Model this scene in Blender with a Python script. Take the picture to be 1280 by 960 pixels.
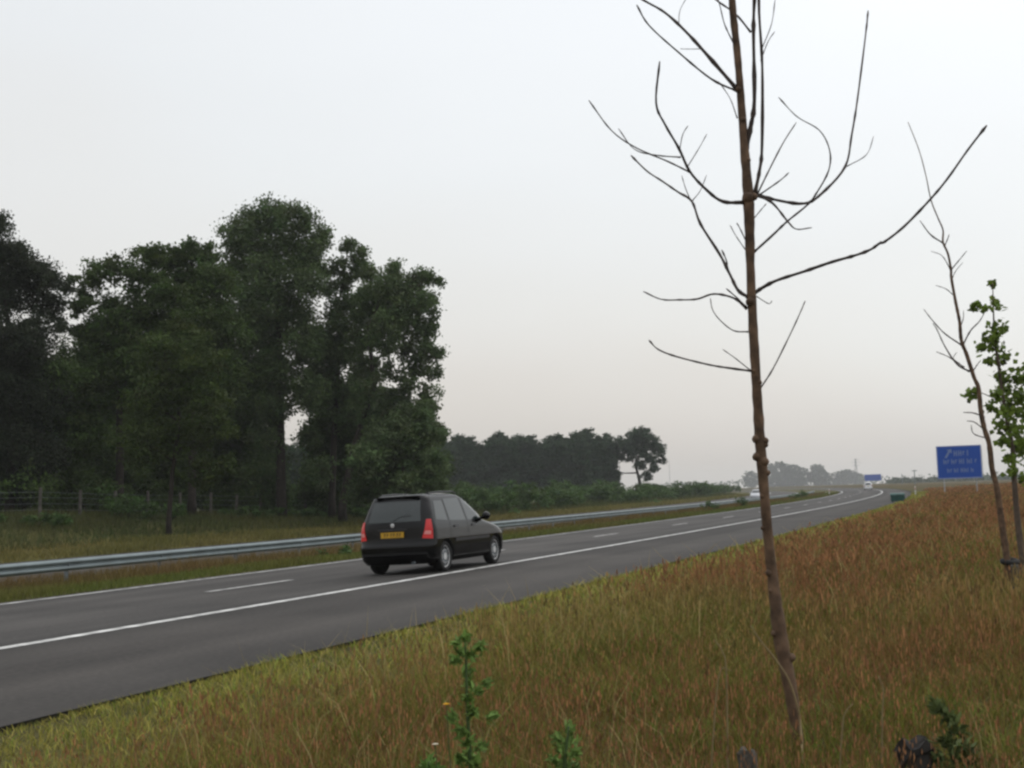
import bpy, math, random
import numpy as np
from mathutils import Vector, Matrix

for _o in list(bpy.data.objects): bpy.data.objects.remove(_o, do_unlink=True)
SC = bpy.context.scene
COL = SC.collection
random.seed(7)
RNG = np.random.default_rng(7)
R = math.radians

# ------------------------------------------------------------------ camera
F = 1573.4; ROLL = R(1.89); EYE = 1.5286
HZ = 602.85
_yc = HZ + 460*math.tan(ROLL) - 480
PITCH = math.atan(_yc*math.cos(ROLL)/F)
FWD = Vector((0, math.cos(PITCH), math.sin(PITCH)))
UP0 = Vector((0, -math.sin(PITCH), math.cos(PITCH)))
RT0 = Vector((1, 0, 0))
cr, sr = math.cos(ROLL), math.sin(ROLL)
RT = RT0*cr - UP0*sr
UP = RT0*sr + UP0*cr
cam = bpy.data.cameras.new('camera'); camo = bpy.data.objects.new('camera', cam); COL.objects.link(camo)
cam.sensor_width = 36; cam.sensor_fit = 'HORIZONTAL'; cam.lens = 36*F/1280
cam.clip_start = .05; cam.clip_end = 20000
camo.matrix_world = Matrix(((RT.x, UP.x, -FWD.x, 0), (RT.y, UP.y, -FWD.y, 0), (RT.z, UP.z, -FWD.z, EYE), (0, 0, 0, 1)))
SC.camera = camo

# ------------------------------------------------------------------ light and sky
SUN_EL, SUN_AZ = R(58), R(60)       # azimuth clockwise from +Y
SC.world = bpy.data.worlds.new('World'); SC.world.use_nodes = True
nt = SC.world.node_tree; nt.nodes.clear()
def N(tree, t, **k):
    n = tree.nodes.new(t)
    for a, b in k.items():
        if a == 'loc': continue
        setattr(n, a, b)
    return n
out = N(nt, 'ShaderNodeOutputWorld')
sky = N(nt, 'ShaderNodeTexSky'); sky.sky_type = 'NISHITA'; sky.sun_disc = False
sky.sun_elevation = SUN_EL; sky.sun_rotation = SUN_AZ; sky.dust_density = 4; sky.air_density = 1.5
b1 = N(nt, 'ShaderNodeBackground'); b1.inputs[1].default_value = .05
hs_ = N(nt, 'ShaderNodeHueSaturation'); hs_.inputs['Saturation'].default_value = .35
nt.links.new(sky.outputs[0], hs_.inputs['Color']); nt.links.new(hs_.outputs[0], b1.inputs[0])
tc = N(nt, 'ShaderNodeTexCoord'); sx = N(nt, 'ShaderNodeSeparateXYZ')
nt.links.new(tc.outputs['Generated'], sx.inputs[0])
no = N(nt, 'ShaderNodeTexNoise'); no.inputs['Scale'].default_value = 2.2; no.inputs['Detail'].default_value = 3
mp = N(nt, 'ShaderNodeMapping'); mp.inputs['Scale'].default_value = (1, 1, 2.5)
nt.links.new(tc.outputs['Generated'], mp.inputs[0]); nt.links.new(mp.outputs[0], no.inputs[0])
m1 = N(nt, 'ShaderNodeMath', operation='MULTIPLY_ADD'); m1.inputs[1].default_value = .24; m1.inputs[2].default_value = -.12
nt.links.new(no.outputs['Fac'], m1.inputs[0])
m2 = N(nt, 'ShaderNodeMath', operation='ADD'); nt.links.new(sx.outputs['Z'], m2.inputs[0]); nt.links.new(m1.outputs[0], m2.inputs[1])
m3 = N(nt, 'ShaderNodeMath', operation='MULTIPLY_ADD'); m3.inputs[1].default_value = .20   # brighter cloud to the right
nt.links.new(sx.outputs['X'], m3.inputs[0]); nt.links.new(m2.outputs[0], m3.inputs[2])
rp = N(nt, 'ShaderNodeValToRGB'); nt.links.new(m3.outputs[0], rp.inputs[0])
SKY = [(0.0, (.535, .505, .475)), (.06, (.565, .54, .515)), (.15, (.605, .60, .585)), (.26, (.635, .65, .655)), (.40, (.69, .71, .725)), (.55, (.80, .815, .84)), (1.0, (1.06, 1.06, 1.09))]
while len(rp.color_ramp.elements) < len(SKY): rp.color_ramp.elements.new(.5)
for e, (p, c) in zip(rp.color_ramp.elements, SKY): e.position = p; e.color = (*c, 1)
b2 = N(nt, 'ShaderNodeBackground'); b2.inputs[1].default_value = 1.0
nt.links.new(rp.outputs[0], b2.inputs[0])
ad = N(nt, 'ShaderNodeAddShader'); nt.links.new(b1.outputs[0], ad.inputs[0]); nt.links.new(b2.outputs[0], ad.inputs[1])
nt.links.new(ad.outputs[0], out.inputs[0])
sl = bpy.data.lights.new('sun', 'SUN'); sl.energy = .5; sl.angle = R(35); sl.color = (1, .97, .92)
so = bpy.data.objects.new('sun', sl); COL.objects.link(so)
_sd = Vector((math.sin(SUN_AZ)*math.cos(SUN_EL), math.cos(SUN_AZ)*math.cos(SUN_EL), math.sin(SUN_EL)))
so.rotation_euler = _sd.to_track_quat('Z', 'Y').to_euler()
SC.view_settings.view_transform = 'Standard'; SC.view_settings.look = 'None'
SC.view_settings.exposure = 0; SC.view_settings.gamma = 1; SC.view_settings.use_curve_mapping = False
SC.cycles.use_denoising = True
SC.cycles.max_bounces = 5; SC.cycles.diffuse_bounces = 3; SC.cycles.volume_bounces = 1; SC.cycles.transparent_max_bounces = 8
SC.cycles.pixel_filter_type = 'BLACKMAN_HARRIS'; SC.cycles.filter_width = 2.6    # soft small-phone lens
HAZE_DENSITY = .00021

# ------------------------------------------------------------------ coordinates
def W(px, py, Y):
    """the point at world distance Y along the sight line of photo pixel (px, py)"""
    a_, b_ = px-640, py-480
    a = a_*cr - b_*sr; b = a_*sr + b_*cr
    d = RT0*(a/F) + FWD - UP0*(b/F)
    return Vector((0, 0, EYE)) + d*(Y/d.y)
TH, KAP, S0 = R(21.85), .0005, 8.5
_T = np.arange(-80, 1400, .5)
_hd = TH - KAP*np.maximum(0, _T-S0)
_cx = np.concatenate([[0], np.cumsum(np.sin(_hd[:-1])*.5)]); _cy = np.concatenate([[0], np.cumsum(np.cos(_hd[:-1])*.5)])
_i0 = int(np.searchsorted(_T, 0)); _cx -= _cx[_i0]; _cy -= _cy[_i0]
def RD(s, d):
    """road coordinates (along, left) -> world x, y, heading"""
    x = np.interp(s, _T, _cx); y = np.interp(s, _T, _cy); h = np.interp(s, _T, _hd)
    return x - d*np.cos(h), y + d*np.sin(h), h
def SDinv(x, y):
    """world -> (s, d); a few Newton steps"""
    s = x*math.sin(TH) + y*math.cos(TH)
    for _ in range(6):
        cx = np.interp(s, _T, _cx); cy = np.interp(s, _T, _cy); h = np.interp(s, _T, _hd)
        s = s + (x-cx)*np.sin(h) + (y-cy)*np.cos(h)
    cx = np.interp(s, _T, _cx); cy = np.interp(s, _T, _cy); h = np.interp(s, _T, _hd)
    return s, -(x-cx)*np.cos(h) + (y-cy)*np.sin(h)
D_EDGE, D_SOLID, D_DASH, D_LEFT, D_END, CF = 6.85, 10.71, 14.18, 17.64, 18.1, .0275
D_RAIL = 23.5; O1, O2 = 27.2, 38.6
def road_z(d): return -CF*np.maximum(0, d-D_SOLID)
_PD = np.array([-900, -40, -8, -3, 0, 1, 4, 6.5, 6.86, 18.1, 18.5, 20, 23.5, 26.6, 27.2, 38.6, 39.2, 43, 52, 62, 140, 900.])
_PZ = np.array([.2, .35, .40, .32, .20, .16, .08, .01, -.05, -.26, -.22, -.27, -.52, -.63, -.68, -.66, -.6, -.42, 0, 0, 0, 0])
_PB = np.array([0, 0, 0, 0, 0, 0, 0, 0, 0, 0, 0, 0, 0, 0, 0, 0, 0, .1, 1, 1, .6, .2])
def terrain(s, d):
    B = np.interp(s, [46, 58, 84, 115, 400], [1.2, 1.2, .6, .0, -.1])
    z = np.interp(d, _PD, _PZ) + np.interp(d, _PD, _PB)*B
    wob = .05*np.sin(s*.31+d*.9)*np.sin(s*.13-d*.5) * ((d < 5) | ((d > 20) & (d < 26)) | (d > 41))
    return z + wob
def ground(x, y):
    s, d = SDinv(np.asarray(x, float), np.asarray(y, float)); return terrain(s, d)
def G(x, y): return float(ground(x, y))

# ------------------------------------------------------------------ materials
def mat(name, col=(.5, .5, .5), rough=.7, metal=0, spec=.3, coat=0, emit=None, es=0, noise=None):
    m = bpy.data.materials.new(name); m.use_nodes = True
    t = m.node_tree; p = t.nodes['Principled BSDF']
    p.inputs['Base Color'].default_value = (*col, 1); p.inputs['Roughness'].default_value = rough
    p.inputs['Metallic'].default_value = metal; p.inputs['Specular IOR Level'].default_value = spec
    p.inputs['Coat Weight'].default_value = coat; p.inputs['Coat Roughness'].default_value = .05
    if emit: p.inputs['Emission Color'].default_value = (*emit, 1); p.inputs['Emission Strength'].default_value = es
    if noise:
        sc, amt = noise
        c = N(t, 'ShaderNodeTexCoord'); n = N(t, 'ShaderNodeTexNoise'); n.inputs['Scale'].default_value = sc; n.inputs['Detail'].default_value = 6
        t.links.new(c.outputs['Object'], n.inputs[0])
        r = N(t, 'ShaderNodeValToRGB'); e = r.color_ramp.elements
        e[0].position = .3; e[1].position = .7
        e[0].color = (*[x*(1-amt) for x in col], 1); e[1].color = (*[min(1, x*(1+amt)) for x in col], 1)
        t.links.new(n.outputs['Fac'], r.inputs[0]); t.links.new(r.outputs[0], p.inputs['Base Color'])
    return m
def leafmat(name, trans=.3):
    m = bpy.data.materials.new(name); m.use_nodes = True; t = m.node_tree
    p = t.nodes['Principled BSDF']; p.inputs['Roughness'].default_value = .65; p.inputs['Specular IOR Level'].default_value = .15
    a = N(t, 'ShaderNodeAttribute'); a.attribute_name = 'Col'
    tr = N(t, 'ShaderNodeBsdfTranslucent'); mx = N(t, 'ShaderNodeMixShader'); mx.inputs[0].default_value = trans
    t.links.new(a.outputs['Color'], p.inputs['Base Color']); t.links.new(a.outputs['Color'], tr.inputs[0])
    t.links.new(p.outputs[0], mx.inputs[1]); t.links.new(tr.outputs[0], mx.inputs[2])
    t.links.new(mx.outputs[0], t.nodes['Material Output'].inputs[0])
    return m
def groundmat():
    m = bpy.data.materials.new('earth and low grass'); m.use_nodes = True; t = m.node_tree; p = t.nodes['Principled BSDF']
    p.inputs['Roughness'].default_value = .95; p.inputs['Specular IOR Level'].default_value = .05
    a = N(t, 'ShaderNodeAttribute'); a.attribute_name = 'Col'
    c = N(t, 'ShaderNodeTexCoord')
    n1 = N(t, 'ShaderNodeTexNoise'); n1.inputs['Scale'].default_value = .35; n1.inputs['Detail'].default_value = 8
    n2 = N(t, 'ShaderNodeTexNoise'); n2.inputs['Scale'].default_value = 9; n2.inputs['Detail'].default_value = 8
    for n in (n1, n2): t.links.new(c.outputs['Object'], n.inputs[0])
    q = N(t, 'ShaderNodeMath', operation='MULTIPLY'); t.links.new(n1.outputs['Fac'], q.inputs[0]); t.links.new(n2.outputs['Fac'], q.inputs[1])
    r = N(t, 'ShaderNodeMapRange'); r.inputs[1].default_value = .12; r.inputs[2].default_value = .4; r.inputs[3].default_value = .55; r.inputs[4].default_value = 1.5
    t.links.new(q.outputs[0], r.inputs[0])
    v = N(t, 'ShaderNodeVectorMath', operation='SCALE'); t.links.new(a.outputs['Color'], v.inputs[0]); t.links.new(r.outputs[0], v.inputs['Scale'])
    t.links.new(v.outputs[0], p.inputs['Base Color'])
    return m
def asphaltmat(name, col):
    m = bpy.data.materials.new(name); m.use_nodes = True; t = m.node_tree; p = t.nodes['Principled BSDF']
    p.inputs['Roughness'].default_value = .85; p.inputs['Specular IOR Level'].default_value = .22
    u = N(t, 'ShaderNodeUVMap'); u.uv_map = 'road'
    mp = N(t, 'ShaderNodeMapping'); mp.inputs['Scale'].default_value = (.014, .95, 1); t.links.new(u.outputs[0], mp.inputs[0])
    n1 = N(t, 'ShaderNodeTexNoise'); n1.inputs['Scale'].default_value = 1; n1.inputs['Detail'].default_value = 5; t.links.new(mp.outputs[0], n1.inputs[0])
    n2 = N(t, 'ShaderNodeTexNoise'); n2.inputs['Scale'].default_value = 16; n2.inputs['Detail'].default_value = 4; t.links.new(u.outputs[0], n2.inputs[0])
    n3 = N(t, 'ShaderNodeTexNoise'); n3.inputs['Scale'].default_value = .25; n3.inputs['Detail'].default_value = 6; t.links.new(u.outputs[0], n3.inputs[0])
    s1 = N(t, 'ShaderNodeMath', operation='ADD'); t.links.new(n1.outputs['Fac'], s1.inputs[0]); t.links.new(n3.outputs['Fac'], s1.inputs[1])
    s2 = N(t, 'ShaderNodeMath', operation='MULTIPLY_ADD'); s2.inputs[1].default_value = .8; t.links.new(n2.outputs['Fac'], s2.inputs[0]); t.links.new(s1.outputs[0], s2.inputs[2])
    r = N(t, 'ShaderNodeMapRange'); r.inputs[1].default_value = 1.1; r.inputs[2].default_value = 1.7; r.inputs[3].default_value = .5; r.inputs[4].default_value = 1.5
    t.links.new(s2.outputs[0], r.inputs[0])
    v = N(t, 'ShaderNodeVectorMath', operation='SCALE'); v.inputs[0].default_value = col; t.links.new(r.outputs[0], v.inputs['Scale'])
    t.links.new(v.outputs[0], p.inputs['Base Color'])
    bp = N(t, 'ShaderNodeBump'); bp.inputs['Strength'].default_value = .3; bp.inputs['Distance'].default_value = .01
    t.links.new(n2.outputs['Fac'], bp.inputs['Height']); t.links.new(bp.outputs[0], p.inputs['Normal'])
    return m
M = dict(
 ground=groundmat(), lane=asphaltmat('worn lane asphalt', (.048, .0445, .041)), shoulder=asphaltmat('dark shoulder asphalt', (.041, .037, .033)),
 paint=mat('worn road paint', (.46, .46, .44), .7, noise=(4, .5)),
 steel=mat('galvanised steel', (.15, .182, .188), .5, .3, noise=(1.5, .15)), darksteel=mat('weathered steel', (.16, .18, .19), .6, .4, noise=(3, .2)),
 bark=mat('grey brown bark', (.026, .021, .016), .9, noise=(3, .4)), sapbark=mat('young bark', (.100, .062, .038), .85, noise=(14, .6)), sapbark2=mat('pale grown bark', (.085, .064, .048), .85, noise=(12, .35)),
 twig=mat('twig bark', (.050, .038, .032), .8, noise=(20, .3)),
 leaf=leafmat('tree leaves'), grass=leafmat('grass blades', .25),
 wood=mat('weathered wood', (.085, .078, .066), .9, noise=(5, .35)), char=mat('dark rotten wood', (.018, .016, .014), .9, noise=(18, .6)),
 blue=mat('blue sign face', (.003, .060, .34), .45, spec=.35, noise=(.5, .08)), white=mat('white sign paint', (.36, .42, .55), .5), letter=mat('faint sign lettering', (.15, .21, .38), .5), backmetal=mat('aluminium back', (.35, .36, .37), .5, .4, noise=(2, .15)),  # letter colour pulled towards the board blue to look blurred
 greenbin=mat('dark teal plastic', (.012, .060, .052), .5, noise=(3, .2)), postwhite=mat('white plastic', (.6, .6, .57), .5, noise=(4, .1)), black=mat('black rubber', (.015, .015, .015), .8, noise=(8, .2)),
 redrefl=mat('red reflector', (.5, .02, .02), .4),
 yellowfl=mat('yellow petals', (.70, .38, .02), .7, noise=(40, .2)), whitefl=mat('cream petals', (.65, .6, .48), .7, noise=(40, .2)))

# ------------------------------------------------------------------ mesh helpers
class MB:
    def __init__(s): s.v = []; s.f = []
    def add(s, v, f):
        o = len(s.v); s.v += [tuple(x) for x in v]; s.f += [tuple(i+o for i in q) for q in f]; return s
    def box(s, c, d, rz=0, taper=1):
        x, y, z = d[0]/2, d[1]/2, d[2]/2; ca, sa = math.cos(rz), math.sin(rz); vs = []
        for k, tz in ((-z, 1), (z, taper)):
            for a, b in ((-x, -y), (x, -y), (x, y), (-x, y)):
                a *= tz; b *= tz
                vs.append((c[0]+a*ca-b*sa, c[1]+a*sa+b*ca, c[2]+k))
        return s.add(vs, [(3, 2, 1, 0), (4, 5, 6, 7), (0, 1, 5, 4), (1, 2, 6, 5), (2, 3, 7, 6), (3, 0, 4, 7)])
    def tube(s, pts, rad, n=6, jit=0, cap=True):
        pts = [Vector(p) for p in pts]; m = len(pts)
        if not hasattr(rad, '__len__'): rad = [rad]*m
        vs = []; ref = None
        for i, p in enumerate(pts):
            t = (pts[min(i+1, m-1)]-pts[max(i-1, 0)]).normalized()
            if ref is None: ref = Vector((0, 0, 1)) if abs(t.z) < .9 else Vector((1, 0, 0))
            u = (ref - t*ref.dot(t)).normalized(); ref = u; w = t.cross(u)
            for k in range(n):
                a = 2*math.pi*k/n; r = rad[i]*(1+random.uniform(-jit, jit))
                vs.append(p + (u*math.cos(a)+w*math.sin(a))*r)
        fs = [(i*n+k, i*n+(k+1) % n, (i+1)*n+(k+1) % n, (i+1)*n+k) for i in range(m-1) for k in range(n)]
        if cap: fs += [tuple(range(n-1, -1, -1)), tuple((m-1)*n+k for k in range(n))]
        return s.add(vs, fs)
    def lathe(s, prof, axis_o, ax, n=24):
        """prof: (along axis, radius)"""
        ax = Vector(ax).normalized(); u = ax.orthogonal().normalized(); w = ax.cross(u); o = Vector(axis_o); vs = []
        for a, r in prof:
            for k in range(n):
                t = 2*math.pi*k/n; vs.append(o+ax*a+(u*math.cos(t)+w*math.sin(t))*r)
        m = len(prof)
        fs = [(i*n+k, i*n+(k+1) % n, (i+1)*n+(k+1) % n, (i+1)*n+k) for i in range(m-1) for k in range(n)]
        fs += [tuple(range(n-1, -1, -1)), tuple((m-1)*n+k for k in range(n))]
        return s.add(vs, fs)
    def build(s, name, m, parent=None, smooth=False):
        me = bpy.data.meshes.new(name); me.from_pydata(s.v, [], s.f); me.update()
        return link(name, me, m, parent, smooth)
def link(name, me, m, parent=None, smooth=False):
    me.materials.append(m)
    if smooth: me.polygons.foreach_set('use_smooth', [True]*len(me.polygons))
    o = bpy.data.objects.new(name, me); COL.objects.link(o)
    if parent: o.parent = parent; o.matrix_parent_inverse = parent_inv(parent)
    return o
def parent_inv(p):
    mw = p.matrix_basis.copy(); q = p
    while q.parent: q = q.parent; mw = q.matrix_basis @ mw
    return mw.inverted()
def tag(o, label, cat, group=None, kind=None):
    if label: o['label'] = label
    if cat: o['category'] = cat
    if group: o['group'] = group
    if kind: o['kind'] = kind
    return o
def structure(o): o['kind'] = 'structure'; return o
def thing(name, label, cat, loc, group=None):
    o = bpy.data.objects.new(name, None); o.empty_display_size = .2; COL.objects.link(o); o.location = loc
    return tag(o, label, cat, group)
def tree_copy(root, loc, rz=0, sc=(1, 1, 1), label=None):
    r = root.copy(); COL.objects.link(r); r.location = loc; r.rotation_euler = (0, 0, rz); r.scale = sc
    if label: r['label'] = label
    for c in list(root.children):
        k = c.copy(); COL.objects.link(k); k.parent = r
        for g in list(c.children):
            q = g.copy(); COL.objects.link(q); q.parent = k
    return r
def np_mesh(name, V, loops, starts, col=None):
    me = bpy.data.meshes.new(name)
    me.vertices.add(len(V)); me.vertices.foreach_set('co', np.ascontiguousarray(V, np.float32).ravel())
    me.loops.add(len(loops)); me.loops.foreach_set('vertex_index', np.ascontiguousarray(loops, np.int32))
    me.polygons.add(len(starts)); me.polygons.foreach_set('loop_start', np.ascontiguousarray(starts, np.int32))
    me.update(calc_edges=True)
    if col is not None:
        a = me.color_attributes.new('Col', 'FLOAT_COLOR', 'POINT')
        c = np.ones((len(V), 4), np.float32); c[:, :3] = col; a.data.foreach_set('color', c.ravel())
    return me
def noise2(x, y, sc, seed=0):
    """smooth value noise in 0..1"""
    r = np.random.default_rng(seed).random((64, 64))
    x = np.asarray(x)/sc; y = np.asarray(y)/sc
    xi = np.floor(x).astype(int); yi = np.floor(y).astype(int); fx = x-xi; fy = y-yi
    fx = fx*fx*(3-2*fx); fy = fy*fy*(3-2*fy)
    g = lambda a, b: r[a % 64, b % 64]
    return (g(xi, yi)*(1-fx)+g(xi+1, yi)*fx)*(1-fy)+(g(xi, yi+1)*(1-fx)+g(xi+1, yi+1)*fx)*fy
def fbm(x, y, sc, seed=0): return .5*noise2(x, y, sc, seed)+.3*noise2(x, y, sc*.45, seed+1)+.2*noise2(x, y, sc*.2, seed+2)
def leaves_np(C, size, col, rng, aspect=.7, up=None):
    """leaf-sized diamond faces centred on C"""
    n = len(C)
    u = rng.normal(size=(n, 3)); u /= np.linalg.norm(u, axis=1, keepdims=True)
    w = rng.normal(size=(n, 3)); w -= u*(w*u).sum(1, keepdims=True); w /= np.linalg.norm(w, axis=1, keepdims=True)
    s = np.asarray(size).reshape(-1, 1)*np.ones((n, 1))
    V = np.stack([C-u*s*.5, C+w*s*.5*aspect-u*s*.08, C+u*s*.5, C-w*s*.5*aspect-u*s*.08], 1).reshape(-1, 3)
    c = np.repeat(col, 4, axis=0)
    return V, np.arange(4*n), np.arange(0, 4*n, 4), c

# ------------------------------------------------------------------ ground, roads
def sheet(name, S, Dl, zf, m, colf=None, skirt=0):
    S = np.asarray(S, float); Dl = np.asarray(Dl, float)
    ss, dd = np.meshgrid(S, Dl, indexing='ij'); x, y, _ = RD(ss, dd); z = zf(ss, dd)
    V = np.stack([x, y, z], -1).reshape(-1, 3); a, b = ss.shape
    i = np.arange(a*b).reshape(a, b)
    Q = np.stack([i[:-1, :-1], i[:-1, 1:], i[1:, 1:], i[1:, :-1]], -1).reshape(-1, 4)[:, ::-1]
    su, du = ss.ravel(), dd.ravel()
    if skirt:
        k0 = len(V)
        for col_ in (0, b-1):
            e = V[i[:, col_]].copy(); e[:, 2] -= skirt; j = len(V)+np.arange(a); V = np.vstack([V, e])
            su = np.concatenate([su, ss[:, col_]]); du = np.concatenate([du, dd[:, col_]])
            Q = np.vstack([Q, np.stack([i[:-1, col_], i[1:, col_], j[1:], j[:-1]], -1)])
    me = np_mesh(name, V, Q.ravel(), np.arange(0, Q.size, 4), colf(su, du) if colf else None)
    uv = me.uv_layers.new(name='road'); uv.data.foreach_set('uv', np.stack([su, du], -1)[Q.ravel()].astype(np.float32).ravel())
    return structure(link(name, me, m, None, True))
SS = np.concatenate([np.arange(-40, 60, 1.), np.arange(60, 200, 3.), np.arange(200, 500, 10.), np.arange(500, 1301, 40.)])
def ground_col(s, d):
    n = fbm(s, d*1.6, 7, 3)[:, None]
    tall = np.array([.075, .048, .022])*(1-n) + np.array([.060, .058, .020])*n
    green = np.array([.055, .062, .018])*(1-n)+np.array([.085, .070, .026])*n
    ochre = np.array([.085, .080, .030])*(1-n)+np.array([.075, .066, .024])*n
    wood = np.array([.035, .034, .016])*(1-n)+np.array([.022, .026, .012])*n
    field = np.array([.060, .075, .030])*(1-n)+np.array([.085, .080, .040])*n
    soil_shade = np.array([.030, .026, .020])*np.ones_like(n)  # dark shadow line along the asphalt edge, put into the ground colour
    w = lambda a, b: np.clip((d-a)/(b-a), 0, 1)[:, None]
    c = tall*(1-w(4.2, 5.8)) + green*w(4.2, 5.8)
    c = c*(1-w(6.3, 6.7)) + soil_shade*w(6.3, 6.7)
    c = c*(1-w(17.9, 18.6)) + green*w(17.9, 18.6)
    c = c*(1-w(38, 41)) + ochre*w(38, 41)
    c = c*(1-w(46, 50)) + wood*w(46, 50)
    far = np.clip((s-170)/120, 0, 1)[:, None]*w(46, 60)
    return c*(1-far) + field*far
DL = np.concatenate([[-900, -500, -250, -120, -60], np.arange(-40, -8, 4.), np.arange(-8, 6.5, .5), [6.5, 6.7, 6.86], [12.5, 18.1], np.arange(18.5, 27, .5), [27.2, 33, 38.6, 39.2], np.arange(40, 64, 1.5), [70, 80, 100, 140, 220, 400, 650, 900]])
sheet('ground', SS, DL, terrain, M['ground'], ground_col)
pl = MB(); pl.add([(-2300, -2300, -.95), (2300, -2300, -.95), (2300, 2300, -.95), (-2300, 2300, -.95)], [(0, 1, 2, 3)])
far = pl.build('land', M['ground'])
_a = far.data.color_attributes.new('Col', 'FLOAT_COLOR', 'POINT'); _a.data.foreach_set('color', [.07, .075, .035, 1]*4); structure(far)
rz = lambda s, d: road_z(d)
sheet('hard_shoulder', SS, [D_EDGE, 8, 9.3, D_SOLID], rz, M['shoulder'], skirt=.1)
sheet('road', SS, [D_SOLID+.003, 12.4, D_DASH, 16, D_END], rz, M['lane'], skirt=.1)
sheet('opposite_road', SS, [O1, 30, 33, 36, O2], lambda s, d: -.60+0*d, M['lane'], skirt=.1)
def line(name, s0, s1, d, w, zf=rz, st=2.):
    S = np.arange(s0, s1+.01, (s1-s0)/max(1, round((s1-s0)/st)))
    return sheet(name, S, [d-w/2, d+w/2], lambda s, dd: zf(s, dd)+.005, M['paint'])
line('shoulder_line', -40, 700, D_SOLID, .20)
line('median_line', -40, 700, D_LEFT, .17)
k = 0
for s in np.arange(19.9-12*4, 420, 12): line('lane_dash', s, s+3, D_DASH, .15, st=1.5)
oz = lambda s, d: -.60+0*d
line('opposite_edge_line', -40, 600, O1+.5, .17, oz); line('opposite_shoulder_line', -40, 600, O1+7.6, .2, oz)

# ------------------------------------------------------------------ guard rail
def guard_rail(d, s0, s1, top, side, label):
    t = thing('guard_rail', label, 'guard rail', (*[float(q) for q in RD(30., d)[:2]], -.5))
    prof = [(0.0, 0), (.015, -.012), (.075, -.05), (.085, -.09), (.02, -.13), (0, -.155), (.02, -.18), (.085, -.22), (.075, -.26), (.015, -.298), (0, -.31)]
    S = np.arange(s0, s1+.1, 2.)
    mb = MB(); m = len(prof); vs = []
    for s in S:
        for back in (0, 1):
            for px_, pz in prof:
                x, y, _ = RD(float(s), d - side*(px_ - .004*back)); vs.append((float(x), float(y), top+pz))
    fs = []
    for i in range(len(S)-1):
        a = i*2*m; b = a+2*m
        for q in range(m-1):
            fs.append((a+q, a+q+1, b+q+1, b+q)); fs.append((a+m+q, b+m+q, b+m+q+1, a+m+q+1))
        fs.append((a, b, b+m, a+m)); fs.append((a+m-1, a+2*m-1, b+2*m-1, b+m-1))
    mb.add(vs, fs).build('rail_beam', M['steel'], t, True)
    for i, s in enumerate(np.arange(s0+1, s1, max(4., (s1-s0)/95))):
        x, y, h = RD(float(s), d+side*.07); x2, y2, _ = RD(float(s), d+side*.02)
        pm = MB().box((x, y, (top-.05-.72)/2+.0), (.06, .10, top-.05+.72), -h)
        pm.box((x2, y2, top-.155), (.12, .05, .12), -h)
        pm.build('post', M['darksteel'], t)
    return t
guard_rail(D_RAIL, -26, 290, .212, 1, 'galvanised steel guard rail along the grass median beside the fast lane')

# ------------------------------------------------------------------ the black car
def interp(tab): 
    z = [a for a, b in tab]; v = [b for a, b in tab]
    return lambda q: float(np.interp(q, z, v))
class Shape:
    def __init__(s, xr, xf, w, af, ar, n=2.7): s.xr, s.xf, s.w, s.af, s.ar, s.n = map_(xr), map_(xf), map_(w), map_(af), map_(ar), n
    def hw(s, x, z):
        xr, xf, w, ar, af, n = s.xr(z), s.xf(z), s.w(z), s.ar(z), s.af(z), s.n
        if x < xr+ar: return w*max(0, 1-((xr+ar-x)/ar)**n)**(1/n)
        if x > xf-af: return w*max(0, 1-((x-xf+af)/af)**n)**(1/n)
        return w
    def rear(s, y, z):
        w = s.w(z); return s.xr(z)+s.ar(z)*(1-max(0, 1-(abs(y)/w)**s.n)**(1/s.n))
    def front(s, y, z):
        w = s.w(z); return s.xf(z)-s.af(z)*(1-max(0, 1-(abs(y)/w)**s.n)**(1/s.n))
    def ring(s, z, ns=90, ne=26):
        xr, xf, w, ar, af, n = s.xr(z), s.xf(z), s.w(z), s.ar(z), s.af(z), s.n
        h = []
        for k in range(ne+1):
            t = math.pi/2*k/ne; h.append((xr+ar-ar*math.cos(t)**(2/n), w*math.sin(t)**(2/n)))
        for k in range(1, ns): h.append((xr+ar+(xf-af-xr-ar)*k/ns, w))
        for k in range(ne+1):
            t = math.pi/2*(1-k/ne); h.append((xf-af+af*math.cos(t)**(2/n), w*math.sin(t)**(2/n)))
        return [(x, -y) for x, y in h] + [(x, y) for x, y in h[::-1]][1:-1]
def map_(tab): return interp(tab) if isinstance(tab, list) else (lambda q: tab)
ZAF = dict(
 xr=[(.2, .10), (.28, .03), (.42, 0), (.58, 0), (.64, .045), (.72, .06), (.95, .07), (1.05, .09), (1.3, .19), (1.5, .30), (1.57, .33), (1.61, .42), (1.628, .62), (1.64, 1.0)],
 xf=[(.2, 4.18), (.3, 4.29), (.5, 4.32), (.7, 4.27), (.8, 4.18), (.87, 4.0), (.93, 3.72), (.98, 3.45), (1.02, 3.22), (1.2, 2.93), (1.4, 2.58), (1.5, 2.38), (1.57, 2.2), (1.61, 1.98), (1.628, 1.75), (1.64, 1.5)],
 w=[(.2, .77), (.3, .835), (.5, .862), (.68, .871), (.9, .855), (1.0, .832), (1.05, .815), (1.3, .735), (1.5, .665), (1.57, .63), (1.61, .57), (1.628, .47), (1.64, .2)],
 af=[(.2, .5), (.7, .6), (.9, .8), (1.02, .7), (1.1, .5), (1.64, .35)], ar=[(.2, .34), (.6, .36), (1.05, .32), (1.64, .22)])
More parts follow.
